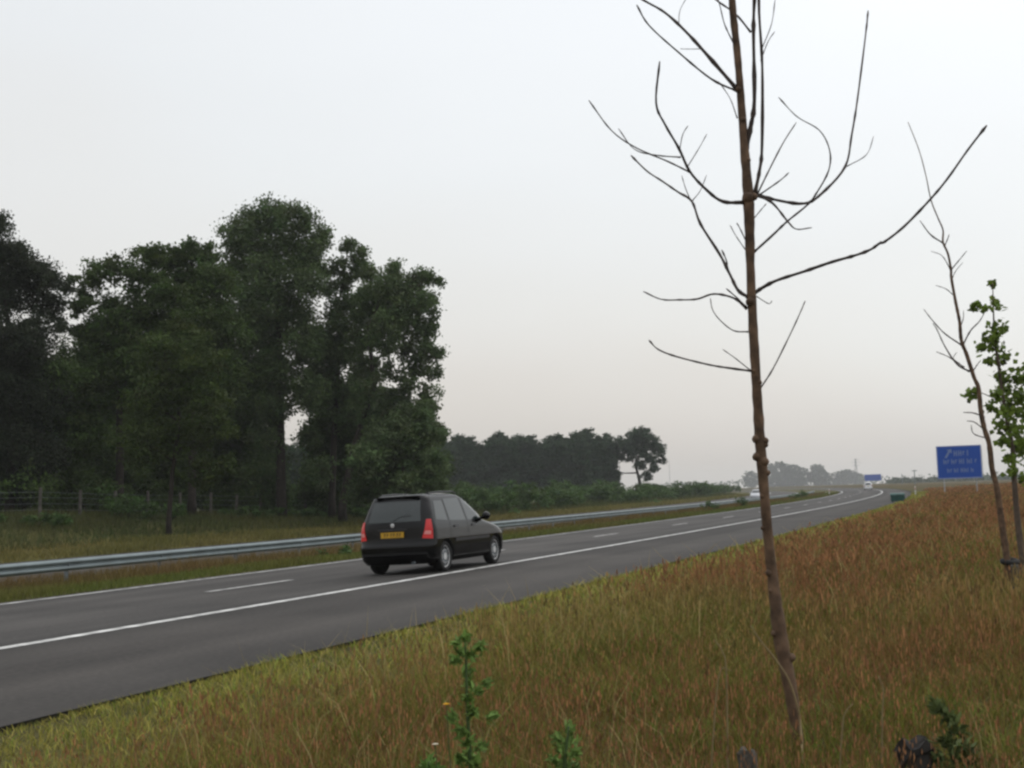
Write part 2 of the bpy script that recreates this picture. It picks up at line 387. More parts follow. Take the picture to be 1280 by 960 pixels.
def quadpatch(c, nx, nz, f):
    """bilinear patch through corners c (2D), each point mapped by f"""
    vs = []
    for i in range(nx+1):
        for j in range(nz+1):
            u, v = i/nx, j/nz
            p = [(c[0][q]*(1-u)+c[1][q]*u)*(1-v)+(c[3][q]*(1-u)+c[2][q]*u)*v for q in (0, 1)]
            vs.append(f(*p))
    fs = [(i*(nz+1)+j, (i+1)*(nz+1)+j, (i+1)*(nz+1)+j+1, i*(nz+1)+j+1) for i in range(nx) for j in range(nz)]
    return vs, fs
def car(name, label, paint, loc, heading, tilt, lit, detail=True, group=None):
    sh = Shape(**ZAF)
    t = thing(name, label, 'car', (0, 0, 0), group)
    zs = list(np.linspace(.2, 1.0, 34)) + list(np.linspace(1.02, 1.57, 20)) + [1.585, 1.6, 1.61, 1.618, 1.624, 1.628, 1.632, 1.636, 1.639, 1.64]
    if not detail: zs = zs[::3]+[1.64]
    ns, ne = (110, 24) if detail else (50, 8)
    V = []; 
    for z in zs: V += [(x, y, z) for x, y in sh.ring(z, ns, ne)]
    n = len(V)//len(zs); AX = (.82, 3.51); WR = .31; AR = .365
    F_ = []
    V = [list(v) for v in V]
    def inside(v): return any((v[0]-a)**2+(v[2]-WR)**2 < AR**2 for a in AX) and abs(v[1]) > .5
    for i in range(len(zs)-1):
        for k in range(n):
            q = (i*n+k, i*n+(k+1) % n, (i+1)*n+(k+1) % n, (i+1)*n+k)
            c = [sum(V[j][e] for j in q)/4 for e in range(3)]
            if not inside(c): F_.append(q)
    used = {j for q in F_ for j in q}
    for j in used:
        v = V[j]
        if inside(v):
            for a in AX:
                r = math.hypot(v[0]-a, v[2]-WR)
                if r < AR: v[0] = a+(v[0]-a)*AR/max(r, .01); v[2] = max(.2, WR+(v[2]-WR)*AR/max(r, .01))
    F_.append(tuple((len(zs)-1)*n+k for k in range(n)))
    MB().add(V, F_).build('body', paint, t, True)
    # dark underside and wheel wells, in from the skin
    ub = MB().box((2.16, 0, .30), (3.7, 1.1, .16)); ub.box((2.16, 0, .5), (4.0, 1.06, .3))
    for a in AX:
        for sy in (-1, 1):
            pts = [(a+AR*math.cos(q), WR+AR*math.sin(q)) for q in np.linspace(-.28, math.pi+.28, 17)]
            vs = [(x, sy*.855 if z > .3 else sy*.82, z) for x, z in pts]+[(x, sy*.5, z) for x, z in pts]
            ub.add(vs, [(i, i+1, i+18, i+17) for i in range(16)]+[tuple(range(17, 34))])
    ub.build('underbody', M['black'], t)
    gl = MB_GLASS
    sy_ = lambda sgn, off=.005: (lambda x, z: (x, sgn*(sh.hw(x, z)+off), z))
    for sgn in (-1, 1):
        for c in ([(.44, 1.08), (1.0, 1.05), (1.03, 1.47), (.62, 1.47)], [(1.10, 1.045), (1.93, 1.03), (1.90, 1.52), (1.12, 1.50)], [(2.02, 1.03), (2.98, 1.035), (2.36, 1.48), (1.99, 1.52)]):
            MB().add(*quadpatch(c, 10, 6, sy_(sgn))).build('side_window', gl, t, True)
    MB().add(*quadpatch([(-.60, 1.07), (.60, 1.07), (.53, 1.49), (-.53, 1.49)], 14, 6, lambda y, z: (sh.rear(y, z)-.006, y, z))).build('rear_window', gl, t, True)
    MB().add(*quadpatch([(-.62, 1.05), (.62, 1.05), (.52, 1.53), (-.52, 1.53)], 14, 8, lambda y, z: (sh.front(y, z)+.006, y, z))).build('windscreen', gl, t, True)
    def corner(sgn, off):
        def f(a, z):      # a: degrees round the rear corner, 0 = rear face, 90 = side
            q = R(a); n_ = sh.n; w, xr, ar = sh.w(z), sh.xr(z), sh.ar(z)
            x = xr+ar-ar*math.cos(q)**(2/n_); y = w*math.sin(q)**(2/n_)
            return (x-off*math.cos(q), sgn*(y+off*math.sin(q)), z)
        return f
    for sgn in (-1, 1):
        tl = MB().add(*quadpatch([(40, .72), (67, .70), (71, 1.10), (55, 1.10)], 8, 8, corner(sgn, .012))).build('tail_light', lit[0], t, True)
        MB().add(*quadpatch([(44, .80), (61, .79), (63, .86), (48, .87)], 6, 4, corner(sgn, .018))).build('clear_lens', lit[1], tl, True)
        for a in AX:
            y0 = sgn*.63
            wl = MB().lathe([(0, .20), (0, .30), (.02, .312), (.17, .312), (.195, .295), (.20, .235), (.17, .225)], (a, y0, .312), (0, sgn, 0), 28).build('wheel', M['black'], t, True)
            rm = MB().lathe([(.10, .235), (.175, .23), (.18, .215), (.165, .20), (.175, .10), (.185, .05), (.18, .02)], (a, y0, .312), (0, sgn, 0), 28)
            rim = rm.build('rim', RIM, wl, True)
            sp = MB().lathe([(.1795, .105), (.1805, .105), (.1805, .125), (.1795, .125)], (a, y0, .312), (0, sgn, 0), 28)
            for k in range(7):
                q = 2*math.pi*k/7; sp.add([(a+math.cos(q+e)*r, y0+sgn*.181, .312+math.sin(q+e)*r) for e, r in ((-.10, .12), (.10, .12), (.10, .19), (-.10, .19))], [(0, 1, 2, 3)])
            sp.build('wheel_slots', M['darksteel'], wl)
        fl = MB().add(*quadpatch([(0, .66), (.42, .64), (.40, .80), (0, .80)], 6, 4, lambda a, z: (sh.front(.42+a*.9 if True else 0, z)+.008, sgn*(.42+a*.9), z))).build('headlight', HEADL, t, True)
        mb = MB().lathe([(-.09, .02), (-.08, .07), (0, .095), (.05, .08), (.075, .03)], (2.80, sgn*.945, 1.09), (1, 0, 0), 12); mb.box((2.82, sgn*.87, 1.05), (.09, .14, .07))
        mb.build('wing_mirror', paint, t, True)
        if detail:
            s1 = MB().add(*quadpatch([(1.24, .60), (3.08, .60), (3.08, .665), (1.24, .665)], 14, 2, sy_(sgn, .014))).build('side_strip', TRIM, t, True)
            for x in (1.35, 2.28):
                v, f = quadpatch([(x-.10, .905), (x+.10, .905), (x+.10, .94), (x-.10, .94)], 3, 2, sy_(sgn, .028)); v2, f2 = quadpatch([(x-.11, .895), (x+.11, .895), (x+.11, .95), (x-.11, .95)], 3, 2, sy_(sgn, .004))
                MB().add(v, f).add(v2, f2).build('door_handle', TRIM, t)
            rl = MB().tube([(.62, sgn*.53, 1.615), (.75, sgn*.555, 1.638), (1.3, sgn*.555, 1.656), (1.9, sgn*.55, 1.650), (2.1, sgn*.53, 1.62)], .018, 6)
            rl.build('roof_rail', TRIM, t, True)
            for x in (1.06, 1.97):
                sm = MB().add(*quadpatch([(x-.006, .36), (x+.006, .36), (x+.006, 1.02), (x-.006, 1.02)], 1, 12, sy_(sgn, .003))).build('door_gap', M['black'], t)
    pt = MB().box((.035, 0, .81), (.014, .52, .115)).build('number_plate', PLATE, t)
    y = .20
    for wd in (.05, .05, .02, .05, .05, .02, .05, .05):
        gm = MB()
        if wd > .03: gm.box((.0265, y-wd/2, .81), (.003, .012, .075)); gm.box((.0265, y-wd/2-.018, .825), (.003, .012, .045)); gm.box((.0265, y-wd/2-.009, .845), (.003, .03, .010))
        else: gm.box((.0265, y-wd/2, .81), (.003, .018, .012))
        gm.build('plate_character', PLATETXT, pt); y -= wd+.008
    if detail:
        MB().add(*quadpatch([(-.74, .40), (.74, .40), (.74, .44), (-.74, .44)], 14, 1, lambda y, z: (sh.rear(y, z)-.006, y, z))).build('bumper_groove', M['black'], t)
        MB().lathe([(0, .035), (.006, .045), (.010, .03)], (.068, 0, 1.0), (-1, 0, 0), 16).build('badge', RIM, t, True)
        MB().add(*quadpatch([(-.33, .90), (.33, .90), (.33, .935), (-.33, .935)], 8, 2, lambda y, z: (sh.rear(y, z)-.03, y, z))).build('tailgate_strip', TRIM, t, True)
        MB().tube([(.10, 0, 1.09), (.135, -.16, 1.17), (.15, -.38, 1.19)], .009, 5).build('rear_wiper', M['black'], t)
        MB().lathe([(0, .03), (.10, .03), (.10, .024), (.02, .024)], (.10, -.45, .23), (-1, 0, 0), 12).build('exhaust', M['darksteel'], t)
        for dx in (0,):
            MB().box((.36, 0, 1.585), (.16, 1.02, .022)).build('spoiler', paint, t)
        MB().box((.37, 0, 1.56), (.05, .24, .02)).build('brake_lamp', lit[0], t)
        MB().tube([(.75, 0, 1.63), (.60, 0, 1.78)], .006, 5).build('aerial', M['black'], t)
    # children are built around x = 0 at the rear bumper: recentre, then place
    rot = Matrix.Rotation(math.pi/2-heading, 4, 'Z') @ Matrix.Rotation(tilt, 4, 'X')
    sft = Matrix.Translation((-2.16, 0, 0))
    for c in t.children: c.data.transform(sft)
    for c in t.children:
        for g in c.children: g.data.transform(sft)
    t.matrix_basis = Matrix.Translation(loc) @ rot
    return t
MB_GLASS = mat('tinted window glass', (.014, .021, .020), .08, spec=.55, coat=.15)
RIM = mat('silver wheel cover', (.55, .55, .55), .4, .4, noise=(6, .1)); TRIM = mat('satin black trim', (.028, .028, .03), .45, noise=(6, .2))
HEADL = mat('headlight glass', (.5, .5, .5), .1, spec=.6); PLATE = mat('yellow plate', (.50, .29, .025), .45, noise=(6, .12)); PLATETXT = mat('plate letters', (.03, .025, .02), .5)
LIT = (mat('lit red lamp', (.22, .004, .008), .2, spec=.5, emit=(1, .03, .016), es=.18), mat('pale lamp lens', (.40, .16, .15), .2, spec=.5, emit=(1, .30, .26), es=.12))
UNLIT = (mat('red lamp', (.30, .01, .012), .2, spec=.5), mat('clear lamp lens', (.5, .4, .4), .2, spec=.5))
BLACKP = mat('black car paint', (.0014, .0014, .0016), .16, spec=.24, coat=.06, noise=(3, .1)); WHITEP = mat('white car paint', (.70, .71, .72), .3, coat=.5); SILVERP = mat('silver car paint', (.40, .41, .43), .35, .3, coat=.5)
def place_car(name, label, paint, s, d, z, lit, rev=False, detail=True):
    x, y, h = [float(q) for q in RD(float(s), float(d))]
    return car(name, label, paint, (x, y, z), h+(math.pi if rev else 0), (math.atan(CF) if not rev else 0)*(-1), lit, detail)
place_car('car', 'black people carrier with lit red tail lights driving away in the slow lane', BLACKP, 25.35, 11.95, float(road_z(11.95)), LIT)
place_car('car', 'small white car far ahead where the road bends away', WHITEP, 292, 11.9, float(road_z(11.9)), UNLIT, detail=False)
place_car('car', 'silver car coming the other way beyond the median, just right of the bare trunk', SILVERP, 205, 30.0, -.60, UNLIT, rev=True, detail=False)

# ------------------------------------------------------------------ trees
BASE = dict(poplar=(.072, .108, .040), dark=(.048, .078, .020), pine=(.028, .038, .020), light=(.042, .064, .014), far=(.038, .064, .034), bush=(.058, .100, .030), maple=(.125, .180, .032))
def crown_np(lobes, leaf, dens, base, seed, droop=0, per=34):
    """lobes: (centre Vector, (rx,ry,rz)); sprays of leaves through each lobe's outer volume"""
    rng = np.random.default_rng(seed); Cs = []; cols = []; sz = []
    for c, r in lobes:
        c = np.array(c); r = np.array(r); rm = float(np.mean(r))
        k = max(5, int(dens*rm*rm))
        u = rng.normal(size=(k, 3)); u /= np.linalg.norm(u, axis=1, keepdims=True); u[:, 2] = u[:, 2]*.95+.08
        sp = c + u*r*(rng.uniform(.35, 1.08, (k, 1)))
        sp[:, 2] -= droop*rng.uniform(0, 1, k)*rm*.5
        tint = rng.normal(1, .17, (k, 1))*np.array([1, 1, 1]) + rng.normal(0, .05, (k, 3))
        pk = rng.poisson(per, k)+4
        idx = np.repeat(np.arange(k), pk); n = len(idx)
        sg = np.clip(.25*rm**.55, .05, .75)
        off = rng.normal(size=(n, 3))*sg*np.array([1, 1, .62+.5*droop])
        Cs.append(sp[idx]+off)
        cols.append(np.clip(np.array(base)*tint[idx]*rng.normal(1, .10, (n, 1)), .004, .5))
        sz.append(leaf*rng.uniform(.6, 1.35, n))
    return leaves_np(np.vstack(Cs), np.concatenate(sz), np.vstack(cols), rng)
def limb_pts(a, b, sag=.12, n=6):
    a, b = Vector(a), Vector(b); L = (b-a).length; out_ = []
    for i in range(n+1):
        t = i/n; p = a.lerp(b, t); p += Vector((random.uniform(-1, 1), random.uniform(-1, 1), random.uniform(-1, 1)))*L*.03*(0 < i < n); p.z += math.sin(t*math.pi)*L*sag*.5*(-1 if i else 0); out_.append(p)
    return out_
DK = 2.3
def big_tree(name, label, Y, trunk_px, lobes_px, kind, group=None, leaf=.27, dens=9, droop=0, trunk_r=.28, depth=1.0, per=34, ysq=1.0, forks=5):
    base = W(trunk_px, 640, Y); gx, gy = base.x, base.y; gz = G(gx, gy)
    t = thing(name, label, 'tree', (gx, gy, gz), group)
    rng = random.Random(hash((trunk_px, Y)) & 0xffff)
    m = Y/F; lobes = []
    for px, py, r in lobes_px:
        dy = rng.uniform(-1, 1)*max(r*m*.6, 1.6)*depth
        c = W(px, py, Y+dy); rr = r*m
        lobes.append((c, (rr, rr*rng.uniform(.95, 1.25), rr*ysq)))
    V, L_, S_, C_ = crown_np(lobes, leaf*.78, dens*DK, BASE[kind], int(abs(trunk_px)*7+Y), droop, per*1.6)
    V = V - np.array([gx, gy, gz])
    me = np_mesh('crown', V, L_, S_, C_)
    o = bpy.data.objects.new('crown', me); me.materials.append(M['leaf']); COL.objects.link(o); o.parent = t
    cz = sorted(lobes, key=lambda q: q[0].z)
    topc = Vector(cz[-1][0]); b0 = Vector((gx, gy, gz-.2)); H = topc.z-gz
    ctr = Vector(np.mean([np.array(q[0]) for q in lobes], axis=0))
    pts = [b0, b0+Vector((0, 0, H*.08)), Vector((gx+(ctr.x-gx)*.2, gy, gz+H*.3)), Vector((gx+(ctr.x-gx)*.55, gy+(ctr.y-gy)*.5, gz+H*.55)), Vector((gx*.5+topc.x*.5, gy*.5+topc.y*.5, gz+H*.78)), topc]
    tm = MB().tube([p-b0+Vector((0, 0, -.2)) for p in pts], [trunk_r*1.35, trunk_r, trunk_r*.85, trunk_r*.62, trunk_r*.35, .04], 9, .06)
    o = tm.build('trunk', M['bark'], None, True); o.parent = t
    for q in sorted(lobes, key=lambda q: -q[1][0])[:forks]:
        c = Vector(q[0]); zz = max(gz+H*.15, min(c.z-1.2, gz+H*.7)); tt = (zz-gz)/H
        a = Vector((np.interp(tt, [0, .3, .55, .78, 1], [p_ for p_ in (gx, pts[2].x, pts[3].x, pts[4].x, topc.x)]), np.interp(tt, [0, .3, .55, .78, 1], [gy, pts[2].y, pts[3].y, pts[4].y, topc.y]), zz))
        lp = [p-Vector((gx, gy, gz)) for p in limb_pts(a, c)]
        o = MB().tube(lp, list(np.linspace(trunk_r*.42, .04, len(lp))), 6, .05).build('limb', M['bark'], None, True); o.parent = t
    return t
WG = 'trees of the dark wood on the left'
big_tree('pine_tree', 'dark pine at the far left edge of the wood, tallest at the frame edge', 78, 12, [(-22, 300, 30), (-5, 282, 16), (-3, 320, 26), (22, 322, 22), (48, 340, 22), (70, 352, 15), (84, 362, 8), (25, 365, 34), (62, 382, 22), (-30, 370, 45), (-20, 425, 45), (35, 425, 36), (75, 405, 12), (8, 470, 42), (45, 500, 34), (-20, 520, 42), (20, 555, 36), (55, 575, 28), (-10, 595, 34), (25, 615, 24)], 'pine', WG, leaf=.22, dens=16, trunk_r=.26)
big_tree('broadleaf_tree', 'rounded dark green tree next to the pine, sky showing through its upper crown', 84, 150, [(118, 342, 20), (146, 336, 20), (180, 326, 20), (196, 322, 14), (108, 372, 16), (170, 352, 18), (190, 356, 24), (124, 420, 22), (180, 395, 32), (150, 415, 40), (120, 455, 36), (190, 440, 38), (135, 392, 22), (205, 372, 24), (160, 470, 40), (100, 385, 14), (104, 415, 16), (98, 350, 10)], 'dark', WG, dens=9)
big_tree('broadleaf_tree', 'dark crown between the rounded tree and the tallest poplar', 86, 240, [(214, 324, 18), (240, 316, 16), (262, 322, 18), (225, 355, 30), (262, 360, 30), (240, 400, 38), (275, 415, 36), (222, 445, 40), (265, 470, 40)], 'dark', WG, dens=11)
big_tree('poplar_tree', 'tallest poplar in the middle of the wood with a domed grey green crown', 94, 352, [(345, 268, 22), (318, 278, 22), (372, 276, 22), (296, 296, 22), (398, 296, 17), (340, 305, 34), (382, 318, 28), (300, 335, 30), (345, 350, 36), (388, 352, 22), (310, 385, 36), (362, 395, 34), (325, 430, 38), (380, 430, 28), (345, 465, 34), (310, 480, 34), (342, 508, 22), (332, 545, 22), (330, 590, 26), (345, 615, 18), (386, 490, 24), (390, 545, 14), (396, 590, 18)], 'poplar', WG, droop=.5, dens=10, trunk_r=.36)
big_tree('poplar_tree', 'slim poplar right of the tallest one with a pointed top', 97, 415, [(436, 305, 11), (452, 312, 8), (444, 330, 17), (460, 344, 14), (430, 352, 13), (438, 378, 18), (424, 408, 22), (400, 430, 24), (430, 440, 22), (405, 470, 28), (432, 490, 26), (455, 400, 18), (412, 440, 24), (460, 470, 18), (445, 520, 24), (420, 385, 14), (408, 336, 12), (411, 358, 11), (425, 330, 12)], 'poplar', WG, droop=.5, dens=10)
big_tree('poplar_tree', 'right-hand poplar of the wood with sky gaps and a ragged drooping right side', 92, 428, [(494, 340, 15), (535, 348, 13), (515, 352, 18), (478, 356, 19), (548, 352, 7), (470, 385, 26), (505, 382, 28), (460, 365, 16), (490, 362, 20), (535, 378, 17), (485, 412, 24), (520, 410, 22), (540, 408, 10), (455, 420, 18), (535, 440, 13), (512, 438, 16), (543, 466, 12), (538, 490, 13), (534, 512, 16), (545, 440, 11), (542, 540, 15), (498, 492, 11), (485, 462, 11), (512, 474, 11), (525, 455, 12), (470, 455, 11), (485, 498, 12), (480, 436, 10), (448, 455, 14), (470, 470, 9), (500, 470, 8), (520, 462, 10), (455, 490, 16), (505, 500, 14), (490, 515, 14), (515, 520, 18), (470, 525, 20)], 'poplar', WG, droop=.6, dens=10, trunk_r=.3, forks=9)
big_tree('broadleaf_tree', 'low grey green tree at the right foot of the wood, behind the black car', 88, 505, [(520, 520, 22), (538, 540, 16), (500, 545, 24), (475, 560, 24), (520, 570, 26), (545, 578, 16), (490, 590, 26), (455, 580, 22), (535, 605, 22), (460, 610, 24), (505, 620, 24)], 'poplar', WG, dens=12, trunk_r=.16)
big_tree('broadleaf_tree', 'lighter yellow green tree in front of the wood with a thin upright trunk', 72, 211, [(232, 415, 22), (205, 440, 26), (248, 450, 26), (225, 485, 32), (262, 500, 24), (190, 500, 32), (272, 540, 20), (235, 545, 32), (182, 550, 34), (282, 580, 14), (255, 590, 24)], 'light', WG, dens=9, trunk_r=.15, leaf=.24)
big_tree('broadleaf_tree', 'bushy low tree at the far left foot of the wood', 81, 30, [(20, 470, 36), (70, 480, 34), (-20, 500, 44), (45, 530, 42), (95, 540, 34), (0, 575, 44), (70, 590, 38), (110, 500, 30)], 'dark', WG, dens=12, trunk_r=.15)
big_tree('broadleaf_tree', 'shadowy tree deep in the wood left of the yellow green tree', 100, 140, [(110, 470, 45), (160, 480, 45), (130, 530, 50), (175, 560, 48), (95, 590, 45), (150, 610, 45), (210, 520, 45), (215, 600, 45)], 'dark', WG, dens=12)
big_tree('broadleaf_tree', 'shadowy tree deep in the wood below the tallest poplar', 104, 300, [(285, 480, 40), (310, 520, 36), (275, 545, 42), (318, 575, 34), (290, 610, 44), (330, 620, 30), (330, 500, 24)], 'dark', WG, dens=13)
big_tree('broadleaf_tree', 'shadowy tree deep in the wood just left of the car roof', 102, 408, [(405, 500, 28), (430, 520, 32), (402, 545, 24), (440, 560, 34), (410, 590, 30), (440, 610, 34), (400, 625, 28), (465, 530, 20)], 'dark', WG, dens=13, trunk_r=.35)
def bush(name, label, x, y, w, h, kind, group=None, leaf=.2, dens=22, per=26, seed=1, stems=4):
    z = G(x, y); t = thing(name, label, 'bush', (x, y, z), group); rng = random.Random(seed); lobes = []
    for i in range(max(4, int(w*2.2))):
        lx = rng.uniform(-.5, .5)*w; ly = rng.uniform(-.4, .4)*min(w, 3); r = h*rng.uniform(.22, .36)
        lobes.append(((lx, ly, rng.uniform(.22, .72)*h*(1-.7*(abs(lx)/w)**2)), (r, r, r*.95)))
    V, L_, S_, C_ = crown_np(lobes, leaf, dens/max(h*h*.1, .08)*.1, BASE[kind], seed, .15, per)
    V[:, 2] = np.maximum(V[:, 2], -.05)
    me = np_mesh('foliage', V, L_, S_, C_); me.materials.append(M['leaf']); o = bpy.data.objects.new('foliage', me); COL.objects.link(o); o.parent = t
    sm = MB()
    for l in lobes[:stems]: sm.tube(limb_pts((l[0][0]*.3, l[0][1]*.3, -.1), l[0]), list(np.linspace(.04, .012, 7)), 5)
    o = sm.build('stems', M['bark'], None); o.parent = t
    return t
for i, (px, Yb, top, lb) in enumerate([(-40, 108, 440, 'background tree of the wood behind the pine'), (60, 112, 450, 'background tree of the wood between pine and rounded tree'), (160, 116, 440, 'background tree of the wood behind the rounded tree'), (255, 118, 430, 'background tree of the wood behind the dark crown'), (440, 116, 480, 'background tree of the wood behind the slim poplar'), (500, 114, 520, 'background tree of the wood behind the right-hand poplar')]):
    big_tree('broadleaf_tree', lb, Yb, px, [(px-20+random.uniform(-10, 10), top+20, 30), (px+22, top+28, 30), (px-30, top+70, 34), (px+5, top+60, 34), (px+34, top+75, 32), (px-28, top+115, 34), (px+4, top+110, 34), (px+32, top+120, 34), (px-20, top+150, 32), (px+22, top+155, 32)], 'dark', WG, dens=7, per=28, leaf=.36)
# undergrowth at the foot of the wood, behind and in front of the fence
UG = 'shrubs along the foot of the wood'
def at_px(px, d):
    """world x, y where the sight line of column px meets road offset d"""
    lo, hi = 5., 900.
    for _ in range(60):
        mid = (lo+hi)/2; p = W(px, 620, mid); dd = float(SDinv(np.float64(p.x), np.float64(p.y))[1])
        if dd < d: lo = mid
        else: hi = mid
    return p.x, p.y
for i, (px, d, w, h, kd, lb) in enumerate([
  (-30, 57, 7, 4.5, 'dark', 'dark shrub behind the first fence posts at the frame edge'), (45, 58, 8, 4.2, 'dark', 'broad dark shrub between the leftmost fence posts'),
  (120, 58, 7, 4.6, 'dark', 'tall dark shrub behind the fence below the rounded tree'), (190, 59, 7, 4, 'dark', 'dark shrub left of the thin upright trunk'),
  (262, 58, 7, 3.8, 'dark', 'dark shrub right of the thin upright trunk'), (330, 58, 7, 2.6, 'bush', 'mid green shrub below the bright gap in the wood'),
  (385, 57, 7, 2.4, 'bush', 'low mid green shrub left of the black car'), (440, 57, 7, 3.0, 'dark', 'dark shrub directly behind the car rear window'),
  (510, 56, 8, 3.2, 'dark', 'dark shrub behind the car roof'), (575, 55, 9, 3.4, 'bush', 'grey green shrub just past the car bonnet'),
  (162, 50.2, 3.4, 2.2, 'bush', 'round dark green bush standing in front of the fence'), (205, 49.4, 2.6, 1.1, 'bush', 'low bush in front of the fence beside the thin trunk'),
  (30, 49.2, 4, .9, 'bush', 'low scrub in front of the leftmost fence posts'), (300, 49.4, 4, .8, 'bush', 'low scrub in front of the fence right of the thin trunk'), (360, 49, 4, .9, 'bush', 'low scrub on the bank left of the car'), (420, 48, 5, 1.0, 'bush', 'low scrub on the bank touching the car outline')]):
    x, y = at_px(px, d)
    bush('shrub', lb, x, y, w, h, kd, UG, leaf=.20, dens=30, per=24, seed=i+11)
for i, (px, d, w, h) in enumerate([(-40, 74, 12, 5.5), (20, 76, 12, 5.5), (80, 75, 12, 5.5), (140, 78, 12, 5), (200, 76, 12, 5.5), (265, 77, 12, 5), (318, 80, 9, 4), (400, 78, 10, 4.2), (455, 76, 10, 4.5), (515, 75, 10, 4.5), (570, 72, 9, 4), (50, 66, 9, 3.2), (105, 66, 8, 3), (0, 66, 9, 3.4), (80, 84, 12, 5)]):
    x, y = at_px(px, d)
    bush('shrub', 'dense shaded shrub deep in the wood behind the first trunks', x, y, w, h, 'dark', UG, leaf=.34, dens=26, per=24, seed=i+201)
# hedge of bushes beyond the opposite road
HG = 'bushes along the far side of the opposite road'
hs = [('bush', 3.0), ('bush', 3.4), ('bush', 2.7)]
protos = []
for i, s in enumerate([112, 121, 131, 141, 151, 162, 173, 185, 198, 212, 227, 243, 260, 278, 297, 317, 338, 360, 384, 410, 440, 475, 515]):
    x, y, h_ = [float(q) for q in RD(float(s), 49.5+random.uniform(-2.5, 3))]
    if i < 3: protos.append(bush('hedge_bush', 'dense green bush in the long row beyond the opposite road', x, y, 10, hs[i][1], 'bush', HG, leaf=.28, dens=30, per=26, seed=60+i))
    else: tree_copy(protos[i % 3], (x, y, G(x, y)), random.uniform(0, 6), (random.uniform(.9, 1.5), random.uniform(.9, 1.5), random.uniform(.75, 1.12)))
# second row of trees, hazier
RG = 'row of trees beyond the opposite road'
far_lobes = lambda c, top: [(c+random.uniform(-9, 9), top+8+random.uniform(0, 4), 8+random.uniform(0, 3)), (c-6, top+20, 12), (c+7, top+22, 12), (c-7, top+36, 13), (c+7, top+38, 13), (c, top+50, 13), (c+3, top+62, 11), (c-8, top+60, 11), (c+9, top+58, 11), (c, top+30, 13)]
rowp = []
RL = 'tree in the dense even row in the middle distance, crowns merging'
ROWPX = [(558, 545), (574, 543), (592, 545), (612, 548), (630, 541), (648, 540), (668, 542), (686, 540), (704, 544), (722, 546), (740, 545), (756, 546)]
for i, (px, top) in enumerate(ROWPX):
    if i < 4: rowp.append(big_tree('row_tree', RL, 300, px, far_lobes(px, top), 'far', RG, leaf=.6, dens=4.5, trunk_r=.25, per=26, forks=3))
    else:
        b = W(px, 640, 300+random.uniform(-5, 5)); src = rowp[i % 4]
        tree_copy(src, (b.x, b.y, G(b.x, b.y)), random.uniform(-.5, .5), (1, 1, 1.0+random.uniform(-.05, .06)))
for i in range(9):   # the second rank behind
    b = W(566+i*21, 640, 318+random.uniform(-4, 4)); tree_copy(rowp[i % 4], (b.x, b.y, G(b.x, b.y)), random.uniform(2, 4), (1.1, 1.1, .93+random.uniform(-.05, .05)))
big_tree('row_tree', 'rounded tree at the right end of the middle row', 300, 803, [(795, 549, 13), (777, 556, 11), (812, 554, 13), (824, 563, 8), (826, 574, 6), (768, 566, 9), (795, 566, 12), (812, 574, 10), (766, 580, 7), (818, 586, 7), (800, 582, 8), (808, 595, 7), (768, 596, 8), (782, 572, 8), (750, 556, 10), (757, 568, 10), (752, 586, 11), (762, 598, 8), (785, 560, 10), (805, 545, 11)], 'far', 'trees of the middle distance', leaf=.5, dens=4.2, trunk_r=.45, per=24, forks=5)
# trees seen through the gap of the wood
big_tree('background_tree', 'hazy tree seen through the bright gap low in the wood', 190, 372, [(372, 572, 18), (352, 580, 16), (390, 578, 16), (370, 598, 22)], 'far', None, leaf=.4, dens=6)
# far hazy trees
FG = 'hazy trees on the horizon'
fp = []
for i, (px, top, Y, w) in enumerate([(962, 580, 1848, 1), (974, 577, 1821, 1), (986, 577, 1830, 1), (998, 580, 1807, 1), (1006, 584, 1855, .8), (1026, 581, 1855, 1), (1034, 586, 1807, .8), (944, 586, 1953, .9), (1050, 589, 2002, 1), (1062, 588, 2002, 1), (1076, 590, 2051, .9)]):
    if i < 2:
        r = 7
        lb = [(px+a*r, top+6+b*r, r*q) for a, b, q in ((0, 0, .9), (-.8, .8, .9), (.8, .9, .9), (-.5, 2, 1), (.6, 2.1, 1), (0, 3, 1))]
        fp.append(big_tree('horizon_tree', 'hazy round crowned tree far away beside the bare trunk', Y, px, lb, 'far', FG, leaf=2.6, dens=.28, trunk_r=.4, per=24, forks=3))
    else:
        b = W(px, 640, Y); tree_copy(fp[i % 2], (b.x, b.y, G(b.x, b.y)), random.uniform(0, 6), (w*1.2, w*1.2, (605-top)/27*Y/1848*.95))
V_ = []; S_ = None
def treeline(px0, px1, Y, h, seed):
    rng = np.random.default_rng(seed); C = []
    for i in range(900):
        px = rng.uniform(px0, px1); hh = h*(.55+.45*fbm(np.array([px]), np.array([0.]), 26, seed)[0]); p = W(px, 610, Y*rng.uniform(.97, 1.03))
        C.append((p.x, p.y, -.6+rng.uniform(0, hh)))
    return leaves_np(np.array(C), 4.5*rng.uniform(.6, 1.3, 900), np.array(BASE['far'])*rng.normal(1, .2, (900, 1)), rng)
parts = [treeline(-500, 960, 2150, 16, 5), treeline(840, 1110, 2050, 15, 6), treeline(1060, 1900, 1980, 15, 7), treeline(1110, 1320, 900, 5, 8)]
o_ = 0; VV = []; CC = []
for v, l, s_, c in parts: VV.append(v); CC.append(c)
VV = np.vstack(VV); me = np_mesh('treeline', VV, np.arange(len(VV)), np.arange(0, len(VV), 4), np.vstack(CC))
tag(link('treeline', me, M['leaf']), 'far-off line of trees fading into haze along the horizon', 'trees', None, 'stuff')
